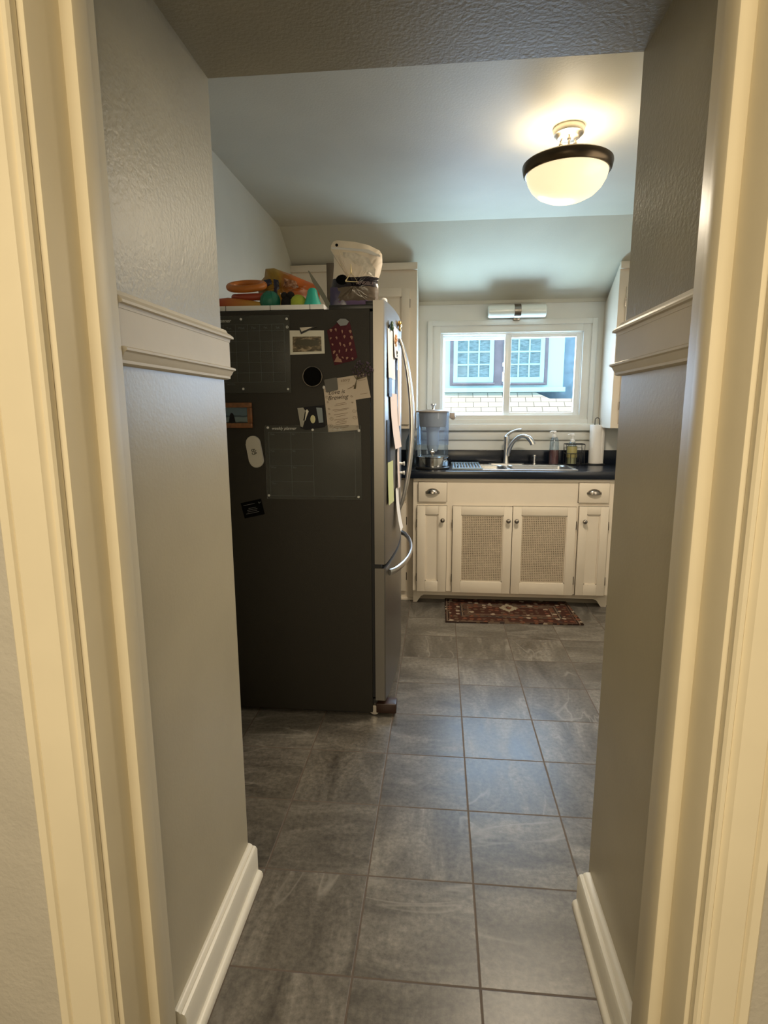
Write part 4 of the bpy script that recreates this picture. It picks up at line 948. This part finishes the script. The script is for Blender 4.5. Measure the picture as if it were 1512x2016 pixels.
# invitation cards
M['gray_magnet'] = mat('gray_magnet', (0.10, 0.095, 0.085), 0.6)
iv = thing('invitation_card', 'tall cream invitation reading Love is Brewing on the refrigerator side', 'card', (-0.40, FS, 1.35))
slab_poly([(-0.471, 1.432), (-0.347, 1.446), (-0.328, 1.262), (-0.455, 1.252)], FS-0.001, 0.0008, 'card', 'paper', iv)
rot = (PI/2, -math.radians(5.5), 0)
text('lettering', 'Love is', 0.024, (-0.452, FS-0.0021, 1.402), 'ink_dark', iv, rot=rot, shear=0.35)
text('lettering', 'Brewing', 0.025, (-0.454, FS-0.0021, 1.380), 'ink_dark', iv, rot=rot, shear=0.35)
segs = []
for i, (z, wl_) in enumerate(((1.368, 0.040), (1.362, 0.05), (1.345, 0.066), (1.340, 0.052), (1.326, 0.058), (1.318, 0.038), (1.305, 0.056), (1.299, 0.032), (1.293, 0.046), (1.286, 0.044), (1.276, 0.062), (1.270, 0.060))):
    cx = -0.402+0.0095*(1.36-z)*10*0.1
    segs.append((cx-wl_/2, z-0.004, cx+wl_/2, z+0.004))
line_mesh(segs, FS-0.0019, 0.0017).build('printed_lines', 'ink_mid', iv, smooth=0)
def swirl(b_, cx, cz, r, y, turns=1.3, ph=0):
    P = [(cx+r*(0.3+0.7*t)*math.cos(ph+turns*2*PI*t), y, cz+r*(0.3+0.7*t)*0.8*math.sin(ph+turns*2*PI*t)) for t in [k/14 for k in range(15)]]
    b_.tube(P, 0.0005, 4)
b = MB()
for cx, cz, r in ((-0.462, 1.419, 0.008), (-0.458, 1.392, 0.008), (-0.455, 1.372, 0.005), (-0.450, 1.345, 0.005), (-0.449, 1.325, 0.004), (-0.440, 1.305, 0.009), (-0.444, 1.278, 0.010), (-0.357, 1.396, 0.006), (-0.354, 1.372, 0.004), (-0.347, 1.338, 0.010), (-0.345, 1.312, 0.011), (-0.336, 1.275, 0.005)):
    swirl(b, cx, cz, r, FS-0.0022, ph=cx*40)
b.build('printed_flourish', 'ink_mid', iv)
c_ = thing('invitation_card', 'wide cream card tucked behind the invitation beside the dried flowers', 'card', (-0.35, FS, 1.43))
slab_poly([(-0.466, 1.460), (-0.297, 1.485), (-0.279, 1.391), (-0.450, 1.366)], FS, 0.0008, 'card', mat('cream_card_paper_b', (0.52, 0.44, 0.36), 0.8, var=0.04), c_)
text('lettering', 'story', 0.018, (-0.400, FS-0.0011, 1.452), 'ink_mid', c_, rot=(PI/2, -math.radians(8), 0), shear=0.3)
line_mesh([(-0.333, 1.465, -0.302, 1.469), (-0.330, 1.457, -0.300, 1.461), (-0.322, 1.404, -0.292, 1.408)], FS-0.0010, 0.0014).build('printed_lines', 'ink_mid', c_, smooth=0)
b = MB(); b.prism([(-0.465, 1.462), (-0.419, 1.470), (-0.415, 1.468), (-0.411, 1.425), (-0.414, 1.421), (-0.456, 1.411), (-0.460, 1.414), (-0.467, 1.458)], 'Y', FS-0.0058, FS-0.0019)
tag(b.build('square_magnet', 'gray_magnet', origin=(-0.44, FS, 1.44)), 'gray rounded square magnet at the top left corner of the cream cards', 'magnet')
b = MB(); b.sphere((-0.469, FS-0.0025, 1.432), 0.0055, (1, 0.4, 1.2), 12)
tag(b.build('pin_magnet', 'paper_white', origin=(-0.469, FS, 1.432)), 'tiny white magnet just under the gray square magnet', 'magnet', None)
b = MB(); b.sphere((-0.329, FS-0.0022, 1.259), 0.0055, (1, 0.4, 1.2), 12)
tag(b.build('pin_magnet', 'paper_white', origin=(-0.329, FS, 1.259)), 'tiny white magnet at the lower right corner of the invitation', 'magnet', None)
# dried lavender sprig
sg = thing('dried_flowers', 'small bunch of dried purple flowers with twine hung at the refrigerator edge', 'dried flowers', (-0.31, FS, 1.47))
M['stem'] = mat('dry_stem', (0.12, 0.10, 0.06), 0.9); M['lavender'] = mat('dried_purple_flower', (0.075, 0.050, 0.075), 0.9, var=0.5, vscale=90)
b = MB(); rnd = random.Random(5)
for k in range(16):
    x1 = -0.315+rnd.uniform(-.040, .040); z1 = 1.508+rnd.uniform(-.032, .024)
    b.tube([(-0.343+rnd.uniform(-.004, .004), FS-0.006, 1.425), (-0.334, FS-0.010-rnd.random()*0.004, 1.46), (x1, FS-0.010-rnd.random()*0.012, z1)], 0.0007, 4)
b.build('stems', 'stem', sg)
b = MB()
for k in range(70):
    a = rnd.uniform(0, 2*PI); q = rnd.random()**0.5
    b.sphere((-0.310+0.042*q*math.cos(a), FS-0.010-rnd.random()*0.016, 1.502+0.030*q*math.sin(a)-0.2*0), rnd.uniform(0.0018, 0.0042), (1, 1, rnd.uniform(.8, 1.5)), 8)
b.build('blossoms', 'lavender', sg)
b = MB(); b.tube([(-0.341, FS-0.004, 1.432), (-0.350, FS-0.009, 1.438), (-0.337, FS-0.011, 1.441), (-0.345, FS-0.008, 1.436), (-0.372, FS-0.006, 1.424)], 0.0012, 6); b.build('twine', mat('jute_twine', (0.28, 0.21, 0.13), 0.9), sg)

# snapshot of two pale figures
sn = thing('photo_print', 'small dark photo print with pale figures above the weekly planner', 'photo', (-0.525, FS, 1.31))
slab_poly([(-0.582, 1.352), (-0.470, 1.361), (-0.468, 1.273), (-0.545, 1.262), (-0.570, 1.268)], FS-0.0045, 0.0008, 'print', 'paper_dark', sn)
slab_poly([(-0.580, 1.350), (-0.556, 1.352), (-0.545, 1.335), (-0.551, 1.30), (-0.560, 1.272), (-0.569, 1.276)], FS-0.0054, 0.0003, 'picture_curtain', mat('dim_white_print', (0.30, 0.29, 0.25), 0.5), sn)
slab_poly([(-0.548, 1.338), (-0.540, 1.345), (-0.533, 1.337), (-0.541, 1.32), (-0.548, 1.30), (-0.557, 1.30)], FS-0.0054, 0.0003, 'picture_figure', 'photo_white', sn)
b = MB(); b.sphere((-0.517, FS-0.0054, 1.305), 0.013, (0.8, 0.03, 1.3), 14); b.build('picture_figure', mat('pale_yellow_print', (0.55, 0.53, 0.30), 0.5), sn)
slab_poly([(-0.502, 1.352), (-0.478, 1.350), (-0.474, 1.292), (-0.492, 1.290)], FS-0.0054, 0.0003, 'picture_window', mat('gray_blue_print', (0.20, 0.24, 0.26), 0.5), sn)

# framed picture
fp = thing('picture_frame', 'small wooden framed seascape with a sitting figure on the refrigerator side', 'picture', (-0.87, FS, 1.322))
M['frame_wood'] = mat('brown_gilt_frame', (0.19, 0.075, 0.025), 0.35, var=0.3, vscale=60)
b = MB(); X0, X1, Q0, Q1, q = -0.965, -0.770, 1.270, 1.373, 0.020
b.box(X0, X1, FS-0.012, FS, Q1-q, Q1, 0.003); b.box(X0, X1, FS-0.012, FS, Q0, Q0+q, 0.003); b.box(X0, X0+q, FS-0.012, FS, Q0+q, Q1-q, 0.003); b.box(X1-q, X1, FS-0.012, FS, Q0+q, Q1-q, 0.003); b.build('frame', 'frame_wood', fp)
slab_poly([(X0+q, Q0+q), (X1-q, Q0+q), (X1-q, Q1-q), (X0+q, Q1-q)], FS-0.003, 0.001, 'picture', bands('seascape', [(0, (0.012, 0.018, 0.022)), (0.18, (0.14, 0.20, 0.22)), (0.50, (0.03, 0.06, 0.085)), (0.60, (0.085, 0.14, 0.19))], 'Z', -0.032, 0.031, 0.3, 0.012), fp)
slab_poly([(-0.872, 1.291), (-0.842, 1.291), (-0.848, 1.322), (-0.853, 1.330), (-0.860, 1.332), (-0.866, 1.322)], FS-0.0042, 0.0004, 'picture_figure', 'paper_dark', fp)

# white opener
op = thing('magnet_opener', 'white rounded magnetic case with black script on the refrigerator side', 'magnet', (-0.765, FS, 1.172))
b = MB(); ang = math.radians(9); pr_ = []
for cxx, czz, a0 in ((0, 0.036, 0), (0, -0.036, PI)):
    for k in range(13):
        a = a0+PI*k/12; pr_.append((cxx+0.0300*math.cos(a), czz+0.0300*math.sin(a)))
ca_, sa_ = math.cos(ang), math.sin(ang)
pr_ = [(-0.765+x*ca_-z*sa_, 1.172+x*sa_+z*ca_) for x, z in pr_]
b.prism(pr_, 'Y', FS-0.016, FS); bmesh.ops.bevel(b.bm, geom=[e for e in b.bm.edges if all(abs(v.co.y-(FS-0.016)) < 1e-5 for v in e.verts)], offset=0.004, segments=3, affect='EDGES'); b.build('case', mat('off_white_case', (0.50, 0.48, 0.43), 0.4), op)
b = MB()
for k, (dx, dz, r) in enumerate(((0.0, 0.006, 0.006), (0.008, 0.007, 0.005), (0.002, -0.006, 0.006), (0.010, -0.004, 0.004))):
    P = [(-0.770+dx+r*math.cos(t), FS-0.0165, 1.172+dz+r*0.8*math.sin(t)) for t in [0.4+k+5.0*j/10 for j in range(11)]]
    b.tube(P, 0.0011, 5)
b.build('printed_mark', 'ink_black', op)
# black business card
bk = thing('business_card', 'tilted black card magnet with fine white print low on the refrigerator side', 'card', (-0.787, FS, 0.932))
slab_poly([(-0.839, 0.954), (-0.750, 0.974), (-0.736, 0.908), (-0.824, 0.888)], FS, 0.0012, 'card', 'ink_black', bk)
rot = (PI/2, -math.radians(12), 0)
line_mesh([(-0.827, 0.943, -0.778, 0.954), (-0.806, 0.931, -0.772, 0.938), (-0.812, 0.923, -0.767, 0.932), (-0.810, 0.916, -0.768, 0.925), (-0.816, 0.907, -0.760, 0.919)], FS-0.0013, 0.0011).build('printed_lines', mat('dim_white_ink', (0.22, 0.22, 0.22), 0.6), bk, smooth=0)
line_mesh([(-0.762, 0.961, -0.758, 0.954), (-0.758, 0.954, -0.752, 0.961)], FS-0.0013, 0.0022).build('printed_mark', 'print_gray', bk, smooth=0)

# ------------------------------------------------------------------ on the doors of the refrigerator
def sheet(name, y0, y1, z0, z1, m, off=0.0015, curl=0.0, label=None, cat='paper', tilt=0.0, group=None):
    b = MB(); ny, nz = 8, 8; F = []; Bk = []
    for i in range(nz+1):
        t = i/nz; z = z1+(z0-z1)*t
        for arr, e in ((F, 0.0006), (Bk, 0.0)):
            arr.append([b.bm.verts.new((-0.222+bulge(y)+off+curl*t*t+e, y+tilt*t, z)) for y in [y0+(y1-y0)*k/ny for k in range(ny+1)]])
    for g in (F, Bk):
        for i in range(nz):
            for k in range(ny): b.bm.faces.new((g[i][k], g[i][k+1], g[i+1][k+1], g[i+1][k]))
    for i in range(nz):
        for k in (0, ny): b.bm.faces.new((F[i][k], F[i+1][k], Bk[i+1][k], Bk[i][k]))
    for k in range(ny):
        for i in (0, nz): b.bm.faces.new((F[i][k], F[i][k+1], Bk[i][k+1], Bk[i][k]))
    yc = (y0+y1)/2
    return tag(b.build(name, m, origin=(-0.222+bulge(yc), yc, (z0+z1)/2)), label, cat, group)
sheet('paper_note', 2.385, 2.545, 1.470, 1.665, 'paper_white', 0.002, 0.004, 'white sheet pinned highest on the refrigerator door edge', 'paper')
sheet('photo_print', 2.395, 2.455, 1.395, 1.472, 'paper_dark', 0.006, 0.0, 'narrow dark photo under the top white sheet on the refrigerator door', 'photo')
sheet('paper_note', 2.415, 2.600, 1.175, 1.410, 'paper_pink', 0.006, 0.018, 'long pinkish list curling off the middle of the refrigerator door', 'paper', tilt=0.05)
sheet('photo_print', 2.370, 2.440, 1.120, 1.300, 'paper_dark', 0.002, 0.0, 'dark photo behind the pinkish list on the refrigerator door', 'photo')
sheet('paper_note', 2.610, 2.690, 1.270, 1.600, 'paper_pink', 0.008, 0.004, 'narrow pinkish strip beside the upper handle on the refrigerator door', 'paper')
sheet('photo_print', 2.695, 2.730, 1.240, 1.520, 'paper_dark', 0.006, 0.0, 'dark strip of photos next to the refrigerator door handle', 'photo')
sheet('paper_note', 2.500, 2.620, 1.560, 1.690, 'paper_white', 0.006, 0.006, 'small white note below the bow magnet on the refrigerator door', 'paper')
sheet('paper_note', 2.610, 2.690, 0.985, 1.190, 'paper_pink', 0.006, 0.006, 'beige ticket hanging below the pinkish list on the refrigerator door', 'paper')
sheet('paper_note', 2.375, 2.500, 0.945, 1.125, 'paper_green', 0.003, 0.004, 'yellow green note low on the refrigerator door', 'paper')
sheet('paper_note', 2.560, 2.660, 0.795, 0.990, 'paper_white', 0.006, 0.022, 'white tag curling off at the bottom of the refrigerator door', 'paper')
def blob_magnet(label, y, z, m, parts, cat='magnet'):
    b = MB()
    for dy, dz, r in parts: b.sphere((-0.222+bulge(y)+0.010, y+dy, z+dz), r, (0.7, 1, 1), 12)
    tag(b.build('door_magnet', m, origin=(-0.222+bulge(y), y, z)), label, cat)
M['gold'] = mat('gold_foil', (0.65, 0.42, 0.12), 0.25, metal=1.0)
blob_magnet('gold bow magnet at the top of the refrigerator door', 2.69, 1.715, 'gold', [(0, 0, .010), (-.022, .006, .013), (.022, .006, .013), (-.014, -.016, .009), (.014, -.016, .009)])
blob_magnet('dark green leaf magnet above the white sheet on the refrigerator door', 2.44, 1.672, mat('dark_green', (0.03, 0.07, 0.03), 0.5), [(0, 0, .012), (-.016, .010, .010), (.014, .008, .010), (0, .018, .009)])
blob_magnet('brown animal shaped magnet on the small white note', 2.53, 1.635, mat('tan_resin', (0.40, 0.20, 0.08), 0.5), [(0, 0, .014), (.014, .014, .010), (-.014, -.010, .009), (.010, -.020, .008)])
blob_magnet('small dark clip magnet between the white notes on the refrigerator door', 2.56, 1.585, 'black', [(0, 0, .009), (0, -.014, .008), (0, -.026, .007)])
for z, lab in ((1.085, 'upper white knob shaped magnet beside the refrigerator handle'), (1.040, 'lower white knob shaped magnet beside the refrigerator handle')):
    b = MB(); b.lathe([(0, 0), (0.010, 0), (0.008, 0.004), (0.006, 0.014), (0.010, 0.022), (0.010, 0.026), (0, 0.027)], (-0.1945, 2.778, z), 'X', 18)
    tag(b.build('knob_magnet', 'white_plastic', origin=(-0.1945, 2.778, z)), lab, 'magnet')

# ------------------------------------------------------------------ on top of the refrigerator
FT = FZ+0.0005
tr = thing('plastic_tray', 'white shallow tray of joined panels on top of the refrigerator', 'tray', (-0.72, 2.54, FT))
b = MB(); b.box(-0.985, -0.468, 2.362, 2.735, FT, FT+0.006, 0.001)
b.box(-0.985, -0.468, 2.362, 2.370, FT, FT+0.0235, 0.001); b.box(-0.985, -0.468, 2.727, 2.735, FT, FT+0.0235, 0.001); b.box(-0.985, -0.977, 2.370, 2.727, FT, FT+0.0235, 0.001)
b.prism([(2.370, FT), (2.727, FT), (2.727, FT+0.0235), (2.370, FT+0.0235)], 'X', -0.476, -0.468); b.build('shell', 'white_plastic', tr)
for x in (-0.871, -0.687, -0.524):
    b = MB(); b.box(x-0.0010, x+0.0010, 2.3612, 2.3622, FT+0.001, FT+0.0238); b.build('seam', 'ink_black', tr)
M['orange'] = mat('orange_rubber', (0.45, 0.14, 0.015), 0.45); M['red_orange'] = mat('red_orange_rubber', (0.33, 0.05, 0.02), 0.45)
TZ = FT+0.0065
def loop3(cx, cy, cz, ax, ay, tilt, r, n=36, wave=0.0):
    return [(cx+ax*math.cos(t), cy+ay*math.sin(t), cz+tilt*math.sin(t)+wave*math.sin(2*t)) for t in [2*PI*k/n for k in range(n+1)]]
b = MB(); b.tube(loop3(-0.815, 2.468, 1.854, 0.072, 0.048, 0.021, 0), 0.0145, 14, caps=False)
tag(b.build('ring_toy', 'orange', origin=(-0.815, 2.47, 1.846)), 'orange ring tug toy lying on top of the toy heap on the refrigerator', 'dog toy', 'toys on the refrigerator')
b = MB(); b.tube(loop3(-0.800, 2.475, 1.812, 0.070, 0.045, 0.010, 0), 0.0135, 14, caps=False)
tag(b.build('ring_toy', 'red_orange', origin=(-0.80, 2.475, 1.815)), 'dark red orange ring toy under the brighter orange ring', 'dog toy', 'toys on the refrigerator')
M['stick'] = bands('red_to_yellow_rubber', [(0, (0.38, 0.035, 0.02)), (0.45, (0.50, 0.16, 0.03)), (1, (0.52, 0.30, 0.05))], 'X', -0.09, 0.09, 0.5, const=False)
b = MB(); b.tube([(-0.94, 2.425, 1.770), (-0.88, 2.425, 1.772), (-0.80, 2.428, 1.768), (-0.742, 2.43, 1.764)], [0.026, 0.030, 0.024, 0.018], 18)
tag(b.build('stick_toy', 'stick', origin=(-0.84, 2.425, 1.77)), 'thick red and yellow stick toy at the left end of the tray', 'dog toy', 'toys on the refrigerator')
b = MB(); b.sphere((-0.704, 2.425, TZ+0.042), 0.042, seg=28)
for k in range(6):
    a = 2*PI*k/6; b.tube([(-0.704+0.0425*math.sin(t)*math.cos(a), 2.425+0.0425*math.sin(t)*math.sin(a), TZ+0.042+0.0425*math.cos(t)) for t in [PI*j/12 for j in range(1, 12)]], 0.0014, 5)
tag(b.build('toy_ball', mat('dark_green_rubber', (0.01, 0.14, 0.085), 0.5), origin=(-0.704, 2.425, TZ)), 'dark green ribbed ball on the tray below the orange bag', 'ball', 'toys on the refrigerator')
b = MB(); b.sphere((-0.634, 2.445, TZ+0.036), 0.034, (0.85, 0.9, 1), 22); b.sphere((-0.618, 2.43, TZ+0.066), 0.016, (1, 1, 1), 14); b.sphere((-0.645, 2.43, TZ+0.066), 0.014, (1, 1, 1), 14)
tag(b.build('plush_toy', mat('black_plush', (0.010, 0.008, 0.008), 0.95, bump=0.6, bscale=300), origin=(-0.628, 2.44, TZ)), 'black plush toy between the green ball and the tennis ball', 'dog toy', 'toys on the refrigerator')
b = MB(); b.sphere((-0.582, 2.412, TZ+0.033), 0.032, seg=26)
b.tube([(-0.582+0.0322*math.sin(1.0+0.4*math.sin(2*t))*math.cos(t), 2.412+0.0322*math.sin(1.0+0.4*math.sin(2*t))*math.sin(t), TZ+0.033+0.0322*math.cos(1.0+0.4*math.sin(2*t))) for t in [2*PI*k/24 for k in range(25)]], 0.0012, 5)
tag(b.build('tennis_ball', mat('yellow_green_felt', (0.33, 0.40, 0.05), 0.95, bump=0.5, bscale=400), origin=(-0.582, 2.412, TZ)), 'yellow green tennis ball beside the teal cone toy', 'ball', 'toys on the refrigerator')
b = MB(); b.lathe([(0, 0), (0.037, 0), (0.041, 0.006), (0.040, 0.014), (0.036, 0.026), (0.028, 0.045), (0.022, 0.066), (0.019, 0.080), (0.012, 0.088), (0, 0.090)], (-0.524, 2.415, TZ), 'Z', 32)
tag(b.build('cone_toy', mat('teal_rubber', (0.03, 0.38, 0.30), 0.45), origin=(-0.524, 2.415, TZ)), 'teal bell shaped rubber toy at the right end of the tray', 'dog toy', 'toys on the refrigerator')
# orange bag
M['orange_bag'] = bands('orange_yellow_print', [(0, (0.20, 0.085, 0.012)), (0.22, (0.26, 0.15, 0.015)), (0.42, (0.30, 0.19, 0.02)), (0.55, (0.26, 0.10, 0.015)), (0.78, (0.42, 0.10, 0.012)), (1, (0.28, 0.07, 0.015))], 'X', -0.14, 0.13, 0.30, wob=0.05, const=False)
ob = thing('treat_bag', 'crumpled orange and yellow treat bag leaning behind the toys on the refrigerator', 'bag', (-0.66, 2.53, FT))
pts = [(-0.805, 1.872), (-0.792, 1.896), (-0.772, 1.915), (-0.766, 1.948), (-0.728, 1.950), (-0.66, 1.925), (-0.60, 1.900), (-0.535, 1.873), (-0.527, 1.845), (-0.535, 1.775), (-0.60, 1.764), (-0.70, 1.764), (-0.79, 1.775), (-0.798, 1.83)]
b = MB(); b.pillow(pts, 2.585, 0.038, rings=7, wob=0.007, seed=9, flatback=0.6); b.build('bag', 'orange_bag', ob)
def bag_patch(name, pts, y0, y1, m, par):
    b = MB(); b.pillow(pts, y0, 0.004, rings=4, wob=0.001, seed=3, flatback=0.2); b.build(name, m, par)
M['dark_blue'] = mat('navy_print', (0.015, 0.018, 0.05), 0.4)
bag_patch('printed_patch', [(-0.765, 1.895), (-0.735, 1.900), (-0.728, 1.878), (-0.750, 1.868), (-0.768, 1.874)], 2.553, 0, 'dark_blue', ob)
bag_patch('printed_patch', [(-0.722, 1.898), (-0.700, 1.892), (-0.694, 1.858), (-0.708, 1.835), (-0.722, 1.845)], 2.549, 0, 'dark_blue', ob)
bag_patch('printed_patch', [(-0.675, 1.900), (-0.625, 1.888), (-0.612, 1.862), (-0.64, 1.848), (-0.675, 1.855)], 2.550, 0, photo_mat('brown_dog_print', [(0.07, 0.03, 0.02), (0.25, 0.10, 0.04), (0.50, 0.30, 0.20)], 60, 1.0), ob)
# leaning gray card and standing board
b = MB(); b.prism([(-0.553, 1.910), (-0.548, 1.909), (-0.500, 1.842), (-0.462, 1.778), (-0.449, FT), (-0.463, FT), (-0.490, 1.790), (-0.535, 1.864)], 'Y', 2.472, 2.478)
o = b.build('cardboard_sheet', mat('gray_card', (0.20, 0.19, 0.15), 0.8), origin=(-0.50, 2.475, FT), smooth=0)
tag(o, 'thin gray cardboard sheet leaning beside the teal toy', 'cardboard')
b = MB(); b.box(-0.500, -0.466, 2.60, 2.72, FT, 1.968, 0.002)
tag(b.build('wooden_board', mat('dark_brown_board', (0.085, 0.065, 0.045), 0.6, var=0.2, vscale=20), origin=(-0.483, 2.66, FT)), 'dark brown board standing on edge left of the purple treat bag', 'board')
# purple and white zip bag
M['bagbands'] = bands('treat_bag_print', [(0, (0.16, 0.11, 0.22)), (0.19, (0.13, 0.10, 0.075)), (0.375, (0.018, 0.014, 0.02)), (0.50, (0.72, 0.63, 0.53)), (0.8, (0.78, 0.68, 0.54))], 'Z', 0.0, 0.30, 0.22, wob=0.012)
tb = thing('treat_bag', 'tall white and purple resealable treat bag with black band on the refrigerator', 'bag', (-0.36, 2.49, FT))
pts = [(-0.459, 1.992), (-0.457, 2.010), (-0.448, 2.024), (-0.433, 2.029), (-0.36, 2.021), (-0.300, 2.006), (-0.256, 1.984), (-0.246, 1.968), (-0.245, 1.93), (-0.254, 1.892), (-0.262, 1.872), (-0.266, 1.86), (-0.261, 1.83), (-0.263, 1.79), (-0.272, 1.760), (-0.300, 1.750), (-0.40, 1.748), (-0.466, 1.749), (-0.468, 1.775), (-0.460, 1.84), (-0.452, 1.875), (-0.447, 1.93), (-0.447, 1.968)]
b = MB(); b.pillow(pts, 2.49, 0.036, rings=9, center=(-0.36, 1.84), wob=0.005, seed=21, flatback=0.8); b.build('bag', 'bagbands', tb)
bag_patch('purple_panel', [(-0.460, 1.840), (-0.395, 1.842), (-0.392, 1.76), (-0.462, 1.756)], 2.466, 0, mat('deep_purple_print', (0.055, 0.045, 0.10), 0.3), tb)
bag_patch('black_roundel', [(-0.408+0.026*math.cos(t), 1.868+0.020*math.sin(t)) for t in [2*PI*k/14 for k in range(14)]], 2.458, 0, 'ink_black', tb)
M['clear_crinkle'] = mat('crinkled_clear_film', (0.62, 0.56, 0.48), 0.18, bump=1.0, bscale=60, var=0.25, vscale=45, coat=0.5)
bag_patch('crinkled_window', [(-0.405, 1.975), (-0.355, 1.972), (-0.300, 1.950), (-0.270, 1.905), (-0.275, 1.875), (-0.320, 1.888), (-0.360, 1.93), (-0.400, 1.955)], 2.462, 0, 'clear_crinkle', tb)
bag_patch('zip_seal', [(-0.452, 2.000), (-0.300, 1.985), (-0.252, 1.962), (-0.252, 1.954), (-0.300, 1.976), (-0.452, 1.991)], 2.472, 0, 'paper_white', tb)
b = MB(); b.lathe([(0, -0.002), (0.0055, -0.002), (0.006, 0)], (-0.431, 2.474, 2.006), 'Y', 18); b.build('hang_hole', 'ink_black', tb)
M['band_ink'] = mat('mauve_ink', (0.30, 0.22, 0.22), 0.6)
text('lettering', 'SENSIBLE', 0.0185, (-0.350, 2.4470, 1.8475), 'band_ink', tb, rot=(PI/2, math.radians(5), 0), ext=0.0006)
b = MB(); b.tube([(-0.392, 2.444, 1.858), (-0.368, 2.442, 1.893), (-0.342, 2.444, 1.855), (-0.392, 2.444, 1.858)], 0.0028, 8); b.tube([(-0.368, 2.442, 1.890), (-0.369, 2.444, 1.925)], [0.004, 0.0015], 8)  # cream light reflection on the bag plastic, built as a solid triangle
b.build('triangle_glint', mat('cream_glint', (0.75, 0.62, 0.36), 0.2), tb)
b = MB(); b.lathe([(0, 0), (0.018, 0), (0.017, 0.03), (0.012, 0.036), (0, 0.037)], (-0.245, 2.52, 1.7505+0.016), 'Z', 20)
tag(b.build('bottle_cap', 'white_plastic', origin=(-0.245, 2.52, 1.7665)), 'small white cap on the refrigerator hinge right of the purple treat bag', 'cap')

# ================================================================== OUTSIDE: the neighbouring house
hs = thing('neighbor_house', 'neighbouring house with white lattice windows and shingled roof seen through the kitchen window', 'house', (0.5, 10, -3))
M['stucco'] = mat('gray_stucco', (0.30, 0.31, 0.36), 0.9, bump=1.0, bscale=12, var=0.25, vscale=9)
M['siding'] = mat('white_siding', (0.78, 0.84, 0.82), 0.6, bump=0.3, bscale=6)
M['plum'] = mat('plum_brown_trim', (0.34, 0.20, 0.21), 0.7, var=0.15, vscale=5)
M['hframe'] = mat('white_window_frame', (0.72, 0.82, 0.80), 0.5)
M['curtain'] = mat('window_behind_blinds', (0.30, 0.30, 0.30), 0.25, var=0.35, vscale=14, stretch=(1, 1, 4))
b = MB(); b.box(-7, 9, 10.0, 10.3, -3, 5.2); b.build('wall', 'stucco', hs, smooth=0)
b = MB(); b.box(-1.6, 1.994, 9.86, 10.0, 1.665, 5.2, 0.01); b.build('siding_board', 'siding', hs, smooth=0)
b = MB(); b.box(-1.62, 2.02, 9.78, 9.87, 1.625, 1.700, 0.008); b.build('siding_skirt', 'siding', hs, smooth=0)
b = MB(); b.box(0.148, 1.735, 9.835, 9.87, 1.735, 4.0, 0.004); b.build('window_surround', 'plum', hs, smooth=0)
def hwin(x0, x1, z0, z1):
    f = 0.066; b = MB()
    b.box(x0, x0+f, 9.79, 9.84, z0, z1, 0.004); b.box(x1-f, x1, 9.79, 9.84, z0, z1, 0.004); b.box(x0+f, x1-f, 9.79, 9.84, z0, z0+0.09, 0.004); b.box(x0+f, x1-f, 9.79, 9.84, z1-f, z1, 0.004)
    px0, px1 = x0+f, x1-f; pz0, pz1 = z0+0.09, z1-f
    for k in (1, 2):
        x = px0+(px1-px0)*k/3; b.box(x-0.012, x+0.012, 9.805, 9.825, pz0, pz1)
    n = 4
    for k in range(1, n):
        z = pz0+(pz1-pz0)*k/n; b.box(px0, px1, 9.803, 9.8255, z-0.012, z+0.012)
    wn = b.build('window', 'hframe', hs, smooth=0)
    b = MB(); b.box(px0, px1, 9.826, 9.834, pz0, pz1); b.build('pane', 'curtain', wn)
hwin(0.207, 0.858, 1.782, 2.74); hwin(1.02, 1.668, 1.775, 2.74)
b = MB(); b.box(0.19, 0.88, 9.76, 9.84, 1.752, 1.782, 0.004); b.build('window_ledge', 'plum', hs, smooth=0)
b = MB(); b.box(1.0, 1.69, 9.76, 9.84, 1.745, 1.775, 0.004); b.build('window_ledge', 'plum', hs, smooth=0)
# roof with UV in metres
import math as _m
def roof(name, poly, par):
    """poly: (x, z) on the slope plane z = 1.70 - (9.90 - y) * tan(38)"""
    tn = math.tan(math.radians(38)); bm = bmesh.new(); uv = bm.loops.layers.uv.new('UVMap')
    vs = [bm.verts.new((x, 9.90-(1.70-z)/tn, z)) for x, z in poly]
    lo = [bm.verts.new((x, 9.90-(1.70-z)/tn, z-0.10)) for x, z in poly]
    n = len(vs); bm.faces.new(vs); bm.faces.new(lo[::-1])
    for i in range(n): bm.faces.new((vs[i], lo[i], lo[(i+1) % n], vs[(i+1) % n]))
    bmesh.ops.recalc_face_normals(bm, faces=bm.faces)
    for f in bm.faces:
        for l in f.loops: l[uv].uv = (l.vert.co.x+0.07, (l.vert.co.z)/math.sin(math.radians(38)))
    off = Vector(par['_o'])
    for v in bm.verts: v.co -= off
    me = bpy.data.meshes.new(name); bm.to_mesh(me); bm.free(); me.materials.append(M['shingle'])
    o = bpy.data.objects.new(name, me); o.parent = par; COL.objects.link(o); return o
roof('roof', [(-6.5, -0.6), (7.5, -0.6), (7.5, 1.513), (1.757, 1.513), (1.455, 1.665), (-6.5, 1.665)], hs)
b = MB(); b.box(-7, 9, 7.2, 10.0, -3, -0.72); b.build('lower_wall', 'stucco', hs, smooth=0)

# clean helper properties
for o in S.objects:
    if '_o' in o: del o['_o']
